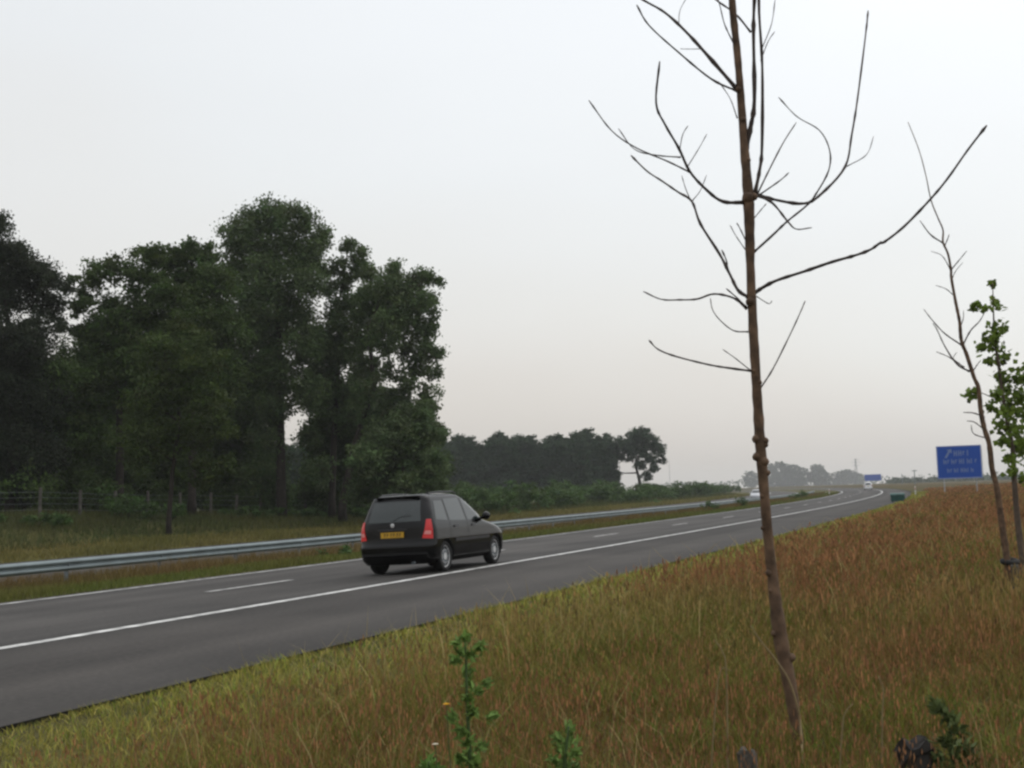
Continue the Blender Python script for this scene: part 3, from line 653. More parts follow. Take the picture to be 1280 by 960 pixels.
# bushes in the median
for i, (s, d, w, h, lb) in enumerate([(116, 21.2, 1.3, 1.0, 'small dark bush in the median at the left of the bare trunk'), (103, 21.6, 1.2, .9, 'round bush in the median beside the guard rail'), (170, 20.6, 3.0, 1.1, 'wide fresh green bush in the median right of the bare trunk'), (163, 21.0, 1.4, 1.2, 'dark bush in the median close to the wide green one'), (37, 20.6, 1.6, .35, 'low green tuft at the grass edge beside the fast lane')]):
    x, y, _ = [float(q) for q in RD(float(s), d)]
    bush('median_bush', lb, x, y, w, h, 'bush', 'bushes in the median', leaf=.12, dens=40, per=22, seed=90+i)

# ------------------------------------------------------------------ fence in front of the wood
ft = thing('fence', 'wooden post and wire fence running in front of the dark wood', 'fence', (*[float(q) for q in RD(75., 52.)[:2]], 1.2))
FS = np.arange(44.4, 150, 3.55); tops = []
for s in FS:
    x, y, h_ = [float(q) for q in RD(float(s)+random.uniform(-.12, .12), 52+random.uniform(-.08, .08))]; z = float(terrain(s, 52.)); hh = 1.55+random.uniform(-.08, .08)
    lean = Vector((random.uniform(-.05, .05), random.uniform(-.04, .04), hh))
    MB().tube([(x, y, z-.3), (x, y, z), Vector((x, y, z))+lean*.98, Vector((x, y, z))+lean], [.10, .10, .095, .07], 8, .05).build('post', M['wood'], ft)
    tops.append((x, y, z))
for k, hz in enumerate((.35, .7, 1.05, 1.35)):
    MB().tube([(x, y, z+hz) for x, y, z in tops], .006, 4).build('wire', M['darksteel'], ft)

# ------------------------------------------------------------------ signs and street furniture
def sign_board(name, label, px, pyc, wpx, hpx, Y, rows, face_deg):
    c = W(px, pyc, Y); m = Y/F; w, h = wpx*m, hpx*m; gz = G(c.x, c.y)
    t = thing(name, label, 'sign', (c.x, c.y, gz)); zc = c.z-gz
    def place(mb, nm, mt, par=t):
        o = mb.build(nm, mt, None); o.parent = par; return o
    bd = place(MB().box((0, 0, zc), (w, .06, h)), 'board', M['blue'])
    fr = MB()
    e = .035*h/2.5
    for dz in (-1, 1): fr.box((0, -.034, zc+dz*(h/2-.05)), (w-.06, .004, e))
    for dx in (-1, 1): fr.box((dx*(w/2-.05), -.034, zc), (e, .004, h-.1-e))
    place(fr, 'border', M['white'], bd)
    rg = random.Random(5)
    for zf, x0, n, lh in rows:
        ch = lh*h; x = x0*w
        for k in range(n):
            cw = ch*.55; st = ch*.17; kind = rg.randrange(4); yy = -.036; lt = MB()
            lt.box((x, yy, zc+zf*h), (st, .004, ch*(1 if kind else .7)))
            if kind in (1, 2): lt.box((x+cw-st, yy, zc+zf*h-(0 if kind == 2 else ch*.12)), (st, .004, ch*(.75 if kind == 1 else 1)))
            if kind != 3: lt.box((x+cw/2-st/2, yy, zc+zf*h+(ch*.25 if kind == 0 else 0)), (cw-2*st-.004, .004, st))
            place(lt, 'letter', M['letter'], bd); x += cw+ch*.2
    if rows and rows[0][0] > .2:
        ar = MB(); hh = h*.17; xx = -.23*w; zz = zc+.25*h
        ar.add([(xx-hh*.7, -.037, zz-hh*.6), (xx-hh*.35, -.037, zz-hh*.75), (xx+hh*.3, -.037, zz+hh*.35), (xx+hh*.6, -.037, zz+hh*.1), (xx+hh*.55, -.037, zz+hh*.9), (xx-hh*.3, -.037, zz+hh*.75), (xx, -.037, zz+hh*.55)], [(0, 1, 2, 3, 4, 5, 6)])
        place(ar, 'arrow', M['letter'], bd)
    for k in (-.2, .2): place(MB().box((0, .045, zc+k*h), (w*.98, .025, .07)), 'back_rail', M['backmetal'])
    for dx in (-.36, .36): place(MB().tube([(dx*w, .11, -.2), (dx*w, .11, zc+h*.49)], .05, 8), 'leg', M['backmetal'])
    place(MB().box((w/2+.05, .02, zc), (.05, .05, h*.9)), 'side_rail', M['postwhite'])
    t.rotation_euler = (0, 0, R(face_deg))
    return t
sign_board('road_sign', 'large blue road sign with faint pale lettering standing in the reddish grass', 1199, 577.5, 53, 41, 112, [(.27, -.10, 4, .17), (.02, -.34, 9, .15), (-.25, -.27, 8, .13)], -16)
sign_board('road_sign', 'distant blue direction sign on posts where the motorway bends', 1091, 597, 20, 8, 760, [], -14)
def rp(px, py):
    """road point under photo pixel, on z = 0"""
    p0 = Vector((0, 0, EYE)); q = W(px, py, 100.); d = q-p0; return p0+d*(-EYE/d.z)
p = W(1122, 622, 96); t = thing('grit_bin', 'dark teal grit bin on the grass edge of the hard shoulder', 'bin', (p.x, p.y, G(p.x, p.y)))
gz = p.z-G(p.x, p.y)
def pa(mb, nm, mt, par):
    o = mb.build(nm, mt, None); o.parent = par; return o
pa(MB().box((0, 0, gz-.04), (.98, .7, .46), 0, 1.06), 'tub', M['greenbin'], t)
lid = MB().add([(-.56, -.42, gz+.195), (.56, -.42, gz+.195), (.56, .42, gz+.195), (-.56, .42, gz+.195), (-.5, -.3, gz+.30), (.5, -.3, gz+.30), (.5, .36, gz+.36), (-.5, .36, gz+.36)], [(3, 2, 1, 0), (4, 5, 6, 7), (0, 1, 5, 4), (1, 2, 6, 5), (2, 3, 7, 6), (3, 0, 4, 7)])
lo = pa(lid, 'lid', M['greenbin'], t); pa(MB().tube([(-.1, -.40, gz+.22), (-.1, -.44, gz+.22), (.1, -.44, gz+.22), (.1, -.40, gz+.22)], .012, 6), 'handle', M['black'], lo)
for dx in (-.4, .4):
    for dy in (-.25, .25): pa(MB().box((dx, dy, (gz-.27)/2-.05), (.09, .09, max(.1, gz-.27+.1))), 'foot', M['greenbin'], t)
t.rotation_euler = (0, 0, R(-14))
def marker(label, s, d, h=.95):
    x, y, hd = [float(q) for q in RD(float(s), d)]; t = thing('marker_post', label, 'marker post', (x, y, float(terrain(s, d))))
    pa(MB().tube([(0, 0, -.1), (0, 0, h*.9), (0, .02, h)], [.065, .065, .04], 8), 'post', M['postwhite'], t)
    pa(MB().box((0, -.066, h*.75), (.07, .012, .16)), 'reflector', M['redrefl'], t)
    pa(MB().box((0, -.01, h*.93-.30), (.134, .134, .05)), 'band', M['black'], t)
    t.rotation_euler = (0, 0, -hd); return t
marker('white roadside marker post just behind the teal grit bin', 148, 6.3)
marker('white marker post on the median edge near the bend', 205, 18.7)
# pole-like things on the horizon
def mast(name, label, cat, px, pytop, Y, w, arms):
    b = W(px, 640, Y); gz = G(b.x, b.y); H = W(px, pytop, Y).z-gz
    t = thing(name, label, cat, (b.x, b.y, gz))
    if arms == 'lattice':
        fr = MB(); bw = H*.10
        for sx, sy in ((1, 1), (1, -1), (-1, 1), (-1, -1)): fr.tube([(sx*bw, sy*bw, -1), (sx*bw*.45, sy*bw*.45, H*.5), (sx*.3, sy*.3, H)], w, 4)
        for k in range(9):
            z0, z1 = H*k/9, H*(k+1)/9; q0 = np.interp(z0/H, [0, .5, 1], [bw, bw*.45, .3]); q1 = np.interp(z1/H, [0, .5, 1], [bw, bw*.45, .3])
            for sy in (-1, 1): fr.tube([(-q0, sy*q0, z0), (q1, sy*q1, z1)], w*.6, 4); fr.tube([(q0, sy*q0, z0), (-q1, sy*q1, z1)], w*.6, 4)
        pa(fr, 'lattice_tower', M['darksteel'], t)
        for zf, l in ((.72, .16), (.84, .22), (.95, .13)): pa(MB().tube([(-H*l, 0, H*zf), (0, 0, H*zf+.4), (H*l, 0, H*zf)], w, 4), 'cross_arm', M['darksteel'], t)
    else:
        pa(MB().tube([(0, 0, -.5), (0, 0, H)], [w*1.3, w*.8], 6), 'pole', M['darksteel'], t)
        for l, zf in arms: pa(MB().tube([(-l, 0, H*zf), (l, 0, H*zf)], w*.7, 4), 'cross_arm', M['darksteel'], t)
    return t
mast('pylon', 'faint lattice pylon on the horizon above the distant blue sign', 'pylon', 1073, 573, 1300, .12, 'lattice')
mast('pole', 'thin faint mast on the horizon right of the rounded row tree', 'pole', 839, 574, 760, .09, [])
mast('pole', 'dark pole with a short cross arm on the horizon left of the big blue sign', 'pole', 1146, 587, 420, .16, [(.9, .93)])
mast('pole', 'small pole on the horizon between the distant sign and the cross-arm pole', 'pole', 1130, 592, 520, .15, [])

# ------------------------------------------------------------------ saplings
def zz8(l): return [(700+x/2.3704, y/2.3704) for x, y in l]
def zb(l): return [(780+x/3.556, 230+y/3.556) for x, y in l]
def z2(l): return [(1080+x/4, 120+y/4) for x, y in l]
def z3(l): return [(1100+x/4.174, 330+y/4.174) for x, y in l]
def smooth(pts, n=5):
    """Catmull-Rom through the points"""
    P = [Vector(p) for p in pts]; P = [P[0]*2-P[1]]+P+[P[-1]*2-P[-2]]; o = []
    for i in range(1, len(P)-2):
        for k in range(n):
            t = k/n; a, b, c, d = P[i-1:i+3]
            o.append(.5*((2*b)+(c-a)*t+(2*a-5*b+4*c-d)*t*t+(3*b-a-3*c+d)*t**3))
    return o+[P[-2]]
def branch(px_pts, Y0, slope, r0, r1, parent, m, off=(0, 0, 0), tip=False):
    """traced branch; slope moves it in depth (m per branch)"""
    px_pts = [px_pts[0]]+[(x+random.gauss(0, .9), y+random.gauss(0, .9)) for x, y in px_pts[1:]]; n = len(px_pts); pts = [W(x, y, Y0+slope*(i/(n-1))**1.3) for i, (x, y) in enumerate(px_pts)]
    pts = smooth(pts, 5); k = len(pts)
    rad = [(r0+(r1-r0)*(i/(k-1))**.8)*(random.uniform(.85, 1.1) if i % 4 else random.uniform(1.1, 1.4)) for i in range(k)]
    if tip: rad[-2] *= 1.5; rad[-3] *= 1.2; rad[-1] *= .7
    o = MB().tube([p-Vector(off) for p in pts], rad, 6).build('branch', m, None, True); o.parent = parent
    return o
Y1 = 6.6; pm = Y1/F
_b = W(1001, 965, Y1); base1 = Vector((_b.x, _b.y, G(_b.x, _b.y)))
sap = thing('sapling', 'bare young tree close to the camera with upswept leafless branches', 'tree', base1, None)
tp = [(910, -330), (911, -200), (912, -90), (915, 0), (921, 60), (926, 120), (931, 190), (936, 255), (938, 330), (941, 400), (945, 470), (950, 550), (955, 610), (961, 680), (968, 740), (976, 800), (986, 850), (994, 900), (1000, 950)]
tw = [3, 5, 7, 9.5, 9.5, 9.5, 11.5, 14, 11.5, 11.8, 12.4, 13.2, 12.5, 12.8, 14.5, 18.5, 16.5, 14.5, 16]
pts = [W(x, y, Y1) for x, y in tp]+[base1+Vector((0, 0, -.25))]
sp_ = smooth([p-base1 for p in pts], 6); rr = np.interp(np.linspace(0, len(tp), len(sp_)), range(len(tp)+1), [w/2*pm for w in tw]+[.04])
rr = [r*random.uniform(.94, 1.07) for r in rr]
trk = MB().tube(sp_, rr, 12, .05).build('trunk', M['sapbark'], None, True); trk.parent = sap
# knots and burrs on the trunk
for px, py, r in [(945, 549, 6), (959, 551, 5), (944, 571, 6), (955, 577, 7), (960, 556, 4), (960, 591, 4), (938, 377, 7), (935, 247, 9), (943, 246, 6), (961, 716, 5), (964, 738, 4), (968, 792, 5), (990, 822, 6), (944, 660, 3), (943, 464, 4), (949, 478, 4), (936, 290, 3), (929, 150, 5), (923, 112, 5), (935, 200, 4), (972, 770, 4), (953, 620, 4), (958, 650, 4), (983, 842, 5)]:
    xt = float(np.interp(py, [b for a, b in tp], [a for a, b in tp])); wt = float(np.interp(py, [b for a, b in tp], tw))
    px = xt+max(-.48*wt, min(.48*wt, px-xt)); c = W(px, py, Y1-.012)-base1; q = r*pm*.9
    kb = MB().lathe([(-q, q*.3), (-q*.6, q*.85), (0, q*1.05), (q*.6, q*.8), (q, q*.3)], c, (random.uniform(-.3, .3), random.uniform(-.3, .3), 1), 7)
    o = kb.build('knot', M['sapbark'], None, True); o.parent = trk
BR = [ # points, depth change, r0 px, r1 px
 (zz8([(525, 265), (440, 165), (370, 90), (310, 35), (245, 0), (150, -60)]), .25, 3.6, 1.8), (zz8([(524, 270), (450, 235), (350, 155), (260, 70), (228, 15)]), -.2, 2.3, 1.3),
 (zz8([(565, 95), (520, 40), (460, 0), (420, -40)]), .15, 2.0, 1.3), (zz8([(552, 440), (565, 380), (575, 300), (570, 100), (576, 0), (582, -140), (585, -300)]), -.12, 4.6, 2.4),
 (zz8([(578, 570), (592, 500), (600, 430), (600, 200), (592, 0), (600, -140)]), .12, 3.6, 2.2), (zz8([(548, 600), (480, 592), (430, 560), (385, 510), (350, 440), (310, 370), (290, 300), (298, 180)]), -.3, 3.6, 1.7),
 (zz8([(355, 440), (368, 400), (378, 370)]), -.05, 1.0, .7), (zz8([(376, 497), (412, 440), (440, 398)]), .1, 1.0, .7), (zz8([(388, 512), (320, 480), (225, 440), (150, 385), (88, 298)]), -.1, 1.8, 1.1),
 (zz8([(358, 466), (290, 460), (220, 440), (175, 380)]), .1, 1.3, .8), (zb([(550, 502), (510, 480), (470, 410), (420, 310), (340, 170), (300, 75), (240, 35), (170, -8), (100, -60), (30, -130)]), .35, 3.4, 1.4),
 (zz8([(385, 590), (370, 555), (360, 520)]), .05, 1.0, .6), (zz8([(393, 594), (415, 560), (435, 520)]), -.05, 1.0, .6), (zb([(462, 392), (448, 340), (437, 290)]), -.06, 1.4, 1.2),
 (zb([(545, 555), (490, 505), (400, 488), (330, 505), (250, 518), (170, 508), (85, 475)]), -.25, 2.4, 1.1), (zb([(545, 548), (490, 505), (450, 460)]), .1, 1.8, 1.0),
 (zb([(552, 657), (490, 650), (430, 610), (395, 560), (385, 510)]), .15, 1.3, .8), (zb([(572, 832), (480, 820), (380, 800), (230, 765), (150, 735), (112, 690)]), -.3, 2.2, 1.2),
 (zb([(562, 828), (490, 770), (440, 735)]), .2, 1.2, .7), (zb([(604, 912), (660, 820), (740, 660), (790, 570), (808, 520)]), .2, 1.7, 1.1),
 (zb([(575, 490), (610, 460), (680, 430), (800, 390), (920, 350), (1030, 320), (1090, 290), (1138, 262)])+z2([(100, 730), (200, 650), (330, 520), (420, 410), (520, 270), (610, 145)]), -.45, 3.4, 1.7),
 (zb([(590, 500), (640, 535), (662, 525)]), .1, 1.0, .7), (zz8([(565, 570), (640, 590), (720, 603), (780, 575), (845, 495), (865, 400), (880, 290), (905, 100), (914, 35)]), .3, 3.2, 1.5),
 (zz8([(850, 493), (905, 455), (930, 405)]), .1, 1.0, .6), (zb([(575, 305), (660, 230), (730, 165), (810, 90)])+zz8([(755, 578), (795, 510), (800, 450), (770, 390), (700, 340), (648, 290)]), -.25, 2.2, .9),
 (zb([(590, 50), (660, 85), (720, 165), (770, 200), (828, 192)]), -.2, 2.6, .9), (zz8([(585, 575), (620, 500), (660, 420), (698, 360)]), .2, 1.7, 1.1), (zz8([(590, 578), (650, 535), (680, 510)]), -.1, 1.6, .9),
 (zb([(572, 160), (620, 110), (640, 85)]), .1, 1.2, .8), (zb([(545, 300), (500, 225), (468, 185)]), .1, 1.1, .7), (zb([(545, 260), (520, 200), (505, 175)]), -.1, 1.2, .8),
 (zz8([(595, 180), (615, 125), (635, 95)]), .05, 1.0, .7), (zz8([(600, 140), (625, 70), (640, -5)]), .1, 1.0, .7), (zz8([(525, 350), (505, 290), (470, 240)]), .1, 1.1, .7),
 (zz8([(515, 130), (490, 70), (470, 10), (450, -60)]), -.1, 1.3, .8), (zz8([(421, 145), (370, 150), (355, 145)]), .05, .8, .5), (zz8([(352, 75), (355, 30), (375, -10)]), .05, .8, .5)]
for pp, sl_, a, b in BR:
    o = branch(pp, Y1, sl_*1.3, a*pm*.72, b*pm*.66, sap, M['twig'], base1, True)
# second sapling
Y2 = 14.8; pm2 = Y2/F
_b = W(1264, 735, Y2); base2 = Vector((_b.x, _b.y, G(_b.x, _b.y)))
sap2 = thing('sapling', 'bare crooked young tree near the right edge with a dark tie low on its trunk', 'tree', base2)
tp2 = z2([(220, 130), (275, 270), (310, 400), (335, 520), (370, 610), (395, 670), (395, 730), (420, 790), (435, 870)])+z3([(372, 70), (395, 200), (415, 300), (425, 400), (455, 480), (490, 590), (515, 650), (525, 760), (545, 860), (570, 940)])+[(1240, 585), (1246, 610), (1251, 645), (1256, 680), (1260, 710)]
tw2 = list(np.interp(np.linspace(0, 1, len(tp2)), [0, .18, .38, .55, .75, 1], [.9, 1.7, 3.5, 4.8, 6.2, 8.6]))
pts = [W(x, y, Y2)-base2 for x, y in tp2]+[Vector((0, 0, -.2))]
sp_ = smooth(pts, 5); rr = np.interp(np.linspace(0, len(tp2), len(sp_)), range(len(tp2)+1), [w/2*pm2 for w in tw2]+[.05])
trk2 = MB().tube(sp_, [r*random.uniform(.92, 1.08) for r in rr], 10, .05).build('trunk', M['sapbark'], None, True); trk2.parent = sap2
for pp, sl_, a, b in [(z2([(395, 735), (330, 690), (280, 625)]), .2, 1.6, .8), (z2([(435, 870), (480, 820), (515, 770)]), -.2, 1.3, .6), (z2([(432, 868), (385, 800), (340, 770)]), .1, 1.1, .5), (z2([(405, 745), (414, 715), (420, 690)]), .05, 1.2, .7),
 (z3([(428, 425), (340, 360), (270, 300), (230, 235)]), .3, 1.5, .6), (z3([(432, 425), (470, 350), (515, 300), (535, 260)]), -.2, 1.6, .7), (z3([(465, 560), (400, 520), (340, 430), (300, 350), (280, 310)]), -.3, 1.8, .7), (z3([(440, 540), (350, 480), (290, 465)]), .2, 1.2, .6), (z3([(415, 520), (390, 490), (400, 460)]), .1, 1., .5),
 (z3([(485, 560), (505, 520), (525, 495)]), .1, 1.2, .7), (z3([(545, 800), (490, 785), (440, 780)]), -.2, 1.3, .8), (z3([(550, 870), (500, 840), (460, 815)]), .2, 1.2, .7), (z3([(560, 910), (490, 890), (475, 840)]), -.1, 1.1, .6), (z3([(380, 160), (340, 130), (290, 105)]), .1, .9, .5), (z3([(375, 80), (400, 30), (430, -10)]), .1, 1., .5), (z3([(420, 330), (445, 280), (440, 240)]), .1, 1., .5)]:
    branch(pp, Y2, sl_, a*pm2*.72, b*pm2*.72, sap2, M['twig'], base2)
tm = W(1261, 702, Y2)-base2
tie = MB().tube([tm+Vector((math.cos(a)*.08+.012, math.sin(a)*.07, .012*math.sin(a))) for a in np.linspace(0, 2*math.pi, 17)], .034, 6).build('tie', M['black'], None, True); tie.parent = trk2
def stake(label, px, top, Y, w, lean, mtop='char', m='wood', h_extra=0):
    p = W(px, top, Y); gz = G(p.x, p.y); H = max(.12, p.z-gz); t = thing('tree_stake', label, 'stake', (p.x, p.y, gz))
    rgn = random.Random(int(px)); mb = MB(); n = 12; vs = []
    for k, (zz, q) in enumerate(((-.15, 1.0), (0, 1.0), (H*.5, .98), (H*.8, 1.0), (H*.93, .98))):
        for i in range(n): a = 2*math.pi*i/n; r = w/2*q*rgn.uniform(.78, 1.15); vs.append((math.cos(a)*r+lean*zz, math.sin(a)*r, zz))
    for i in range(n): a = 2*math.pi*i/n; r = w/2*rgn.uniform(.75, .92); vs.append((math.cos(a)*r+lean*H, math.sin(a)*r, H*.93+w*rgn.uniform(-.18, .32)))
    vs.append((lean*H, 0, H*.9+w*.02))
    fs = [(i*n+k, i*n+(k+1) % n, (i+1)*n+(k+1) % n, (i+1)*n+k) for i in range(5) for k in range(n)]+[(5*n+k, 5*n+(k+1) % n, 6*n) for k in range(n)]
    o = mb.add(vs, fs).build('stake_shaft', M[mtop], None); o.parent = t
    if False: o = MB().tube([(lean*H*.72+math.cos(a)*w*.56, math.sin(a)*w*.56, H*.72) for a in np.linspace(0, 6.283, 13)], w*.09, 5).build('strap', M['black'], None)
    return t
stake('splintered dark stake end right of the bare tree foot, near the lower edge', 1141, 930, 5.7, .165, .04)
stake('smaller grey stake end left of the bare tree foot, near the lower edge', 935, 938, 5.9, .085, -.05, 'wood')
stake('short grey stake beside the tied foot of the crooked young tree', 1268, 704, 14.6, .085, .0, 'wood')
# third young tree, in leaf
Y3 = 16.8; pm3 = Y3/F
_b = W(1279, 705, Y3); base3 = Vector((_b.x, _b.y, G(_b.x, _b.y)))
sap3 = thing('sapling', 'young tree in green leaf at the right frame edge behind the crooked bare one', 'tree', base3)
tp3 = z3([(588, 95), (592, 250), (600, 400), (622, 550), (650, 750), (690, 950)])+[(1268, 600), (1272, 650), (1277, 690)]
pts = [W(x, y, Y3)-base3 for x, y in tp3]+[Vector((0, 0, -.2))]
sp_ = smooth(pts, 5); MB().tube(sp_, list(np.linspace(.005, .05, len(sp_))), 9, .05).build('trunk', M['sapbark2'], None, True).parent = sap3
cl = [(590, 100, 24), (500, 225, 24), (545, 235, 10), (600, 225, 26), (598, 200, 20), (600, 335, 42), (565, 400, 30), (530, 440, 28), (610, 410, 36), (640, 345, 18), (650, 480, 36), (570, 510, 20), (620, 500, 26), (640, 590, 46), (720, 580, 36), (735, 610, 30), (600, 690, 26), (690, 690, 50), (640, 650, 36), (470, 680, 26), (505, 665, 16), (575, 750, 24), (720, 770, 55), (640, 780, 40), (630, 850, 36), (700, 870, 50), (760, 700, 60), (780, 850, 70), (720, 950, 55), (640, 930, 26), (690, 1030, 40), (760, 980, 60), (800, 560, 60), (830, 700, 60), (700, 1090, 30), (760, 1120, 40)]
lobes = []
for x, y, r in cl:
    (a, b), = z3([(x, y)]); dy = random.uniform(-.38, .38); c = W(a, b, Y3+dy)-base3; q = r/4.174*pm3; lobes.append((c, (q, q*1.2, q)))
rng = np.random.default_rng(31); Cs = []; cc = []
for c, r in lobes:
    n = int(26*(r[0]/.11)**1.6)+14; Cs.append(np.array(c)+rng.normal(size=(n, 3))*np.array(r)*.55); cc.append(np.array(BASE['maple'])*rng.normal(1, .28, (n, 1))*np.array([1, 1, 1])+rng.normal(0, .004, (n, 3)))
V, L_, S_, C_ = leaves_np(np.vstack(Cs), (.09)*rng.uniform(.6, 1.3, sum(map(len, Cs))), np.clip(np.vstack(cc), .006, .3), rng, .85)
me = np_mesh('crown', V, L_, S_, C_); me.materials.append(M['leaf']); o = bpy.data.objects.new('crown', me); COL.objects.link(o); o.parent = sap3
for c, r in lobes[4:34:2]:
    c = Vector(c); i = min(range(len(sp_)), key=lambda k: abs(sp_[k].z-(c.z-.12))); lp = limb_pts(sp_[i], c, .05, 4)
    MB().tube(lp, [.011, .009, .008, .006, .004], 5).build('branch', M['twig'], None).parent = sap3

# ------------------------------------------------------------------ grasses
def blades(x, y, z, h, w, col, lean, rng, col_tip=None, seg=2):
    """tapered strips; each blade bends over in a random direction"""
    n = len(x); a = rng.uniform(0, 2*np.pi, n); b = rng.uniform(0, 2*np.pi, n)
    dx, dy = np.cos(a), np.sin(a); wx, wy = np.cos(b)*w/2, np.sin(b)*w/2
    L = lean*h
    lv = [(0, 0, 1.0), (.55, .28, .8), (1.0, 1.0, .0)] if seg == 2 else [(0, 0, 1.), (1, 1, 0)]
    V = []; C = []
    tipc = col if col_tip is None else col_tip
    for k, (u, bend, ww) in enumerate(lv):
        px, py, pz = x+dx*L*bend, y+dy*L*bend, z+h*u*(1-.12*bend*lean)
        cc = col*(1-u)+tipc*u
        if ww > 0: V += [np.stack([px-wx*ww, py-wy*ww, pz], -1), np.stack([px+wx*ww, py+wy*ww, pz], -1)]; C += [cc, cc]
        else: V.append(np.stack([px, py, pz], -1)); C.append(cc)
    m = len(V); VV = np.stack(V, 1).reshape(-1, 3); CC = np.stack(C, 1).reshape(-1, 3); o = np.arange(n)*m
    if seg == 2:
        q = np.stack([o, o+1, o+3, o+2], -1); t = np.stack([o+2, o+3, o+4], -1)
        return VV, CC, [q, t]
    return VV, CC, [np.stack([o, o+1, o+2], -1)]
def merge(parts):
    V = []; C = []; loops = []; starts = []; vo = 0; lo = 0
    for v, c, fl in parts:
        V.append(v); C.append(c)
        for f in fl:
            loops.append((f+vo).ravel()); k = f.shape[1]; starts.append(lo+np.arange(0, f.size, k)); lo += f.size
        vo += len(v)
    return np.vstack(V), np.concatenate(loops), np.concatenate(starts), np.vstack(C)
def panicles(x, y, z, L, w, col, rng):
    """open feathery seed heads: three crossed slivers"""
    n = len(x); out_ = []
    for k in range(3):
        a = rng.uniform(0, 2*np.pi, n); px, py = np.cos(a)*w, np.sin(a)*w; t = rng.uniform(-.25, .25, n)*L
        V = np.stack([np.stack([x, y, z-L*.55], -1), np.stack([x+px, y+py, z-L*.1+t*.3], -1), np.stack([x+t*.4, y+t*.2, z+L*.5], -1), np.stack([x-px, y-py, z-L*.2], -1)], 1).reshape(-1, 3)
        o = np.arange(n)*4; out_.append((V, np.repeat(col, 4, 0), [np.stack([o, o+1, o+2, o+3], -1)]))
    return out_
rng = np.random.default_rng(99)
def scatter(n, y0, y1, u0, u1, pw):
    """points over a wedge in front of the camera; density per area falls as Y**-pw"""
    e = 2-pw; q = rng.random(n); Y = (y0**e+q*(y1**e-y0**e))**(1/e); return rng.uniform(u0, u1, n)*Y, Y
def lerp3(a, b, t): return np.array(a)*(1-t[:, None])+np.array(b)*t[:, None]
parts = []
# green-to-straw blades of the lower layer
x, y = scatter(520000, 3.2, 170, -.52, .60, 1.5); s, d = SDinv(x, y); kx = (d < 6.60+.62*fbm(s, d*0, .9, 12)); x, y, s, d = x[kx], y[kx], s[kx], d[kx]
z = terrain(s, d); n = len(x); pt = fbm(s, d*1.5, 5.5, 21); p2 = fbm(s, d, 1.7, 33)
edge = np.clip((d-3.7)/1.5+(p2-.5)*1.4, 0, 1); h = (.16+.20*p2)*(1-edge*.55)*rng.uniform(.6, 1.3, n); p3 = noise2(x, y, .45, 81); h *= (.6+.8*p3)*np.clip((7.1-d)/.5, .45, 1)*np.clip(.42+(y-4.8)*.10, .40, 1)
cA = lerp3((.150, .140, .028), (.195, .120, .040), np.clip((pt-.3)*2.2, 0, 1)); cE = lerp3((.185, .195, .030), (.310, .265, .070), rng.random(n))
col = (cA*(1-edge[:, None])+cE*edge[:, None])*np.clip(rng.normal(1, .28, (n, 1)), .4, 1.9); gr = rng.random(n) < .22*(1-edge)+.10; col[gr] = col[gr]*np.array([.62, 1.0, .7])
st = rng.random(n) < .10; col[st] *= np.array([1.7, 1.6, 1.7])
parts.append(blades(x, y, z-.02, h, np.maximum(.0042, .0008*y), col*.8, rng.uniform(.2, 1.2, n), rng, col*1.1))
# taller thin stalks with small seed heads
x, y = scatter(330000, 3.4, 190, -.52, .60, 1.45); s, d = SDinv(x, y); p2 = fbm(s, d, 2.4, 44); pt = fbm(s, d*1.4, 6, 55)
kx = (d < 5.9-1.8*p2) & (rng.random(len(x)) < .30+1.1*(p2-.2)); x, y, s, d, p2, pt = x[kx], y[kx], s[kx], d[kx], p2[kx], pt[kx]; z = terrain(s, d); n = len(x)
h = (.28+.22*p2)*rng.uniform(.5, 1.3, n)*np.clip((6.3-d)/1.6, .5, 1)*np.clip(.40+(y-4.8)*.10, .38, 1)
red = np.clip((pt-.40)*4.5+.48+np.clip((y-9)/45, 0, .35), 0, 1); cs = lerp3((.240, .195, .050), (.250, .125, .052), red)*np.clip(rng.normal(1, .25, (n, 1)), .4, 1.8)
lx, ly = rng.normal(0, .16, n)*h*1.6, rng.normal(0, .16, n)*h*1.6
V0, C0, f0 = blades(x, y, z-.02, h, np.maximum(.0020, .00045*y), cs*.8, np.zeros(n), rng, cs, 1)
V0.reshape(n, -1, 3)[:, 2, 0] += lx; V0.reshape(n, -1, 3)[:, 2, 1] += ly
parts.append((V0, C0, f0))
ch = lerp3((.300, .230, .085), (.330, .172, .082), red)*np.clip(rng.normal(1, .28, (n, 1)), .4, 1.8)
big = rng.random(n) < .5; x, y, z, h, lx, ly, ch = x[big], y[big], z[big], h[big], lx[big], ly[big], ch[big]; n = len(x)
for q_ in range(2): parts += panicles(x+lx*.92+rng.normal(0, .02, n), y+ly*.92, z+h*(.92-.10*q_), h*rng.uniform(.08, .20, n), np.maximum(.0026, .0006*y)*rng.uniform(.4, 1.4, n), ch, rng)
# scattered long straw stalks, bent over
x, y = scatter(5200, 5., 60, -.5, .56, 1.3); s, d = SDinv(x, y); kx = (d < 5.4) & (noise2(x, y, 1.3, 91) > .42); x, y, s, d = x[kx], y[kx], s[kx], d[kx]; n = len(x)
h = rng.uniform(.35, .72, n)*np.clip(.55+(y-4.5)*.09, .45, 1)
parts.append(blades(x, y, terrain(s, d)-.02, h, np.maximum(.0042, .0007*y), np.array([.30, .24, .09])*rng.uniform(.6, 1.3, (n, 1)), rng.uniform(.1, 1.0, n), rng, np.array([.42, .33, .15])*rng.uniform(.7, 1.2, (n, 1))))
V, L_, S_, C_ = merge(parts)
me = np_mesh('verge_grass', V, L_, S_, C_)
tag(link('verge_grass', me, M['grass']), 'tall reddish brown flowering grass covering the near verge', 'grass', None, 'stuff')
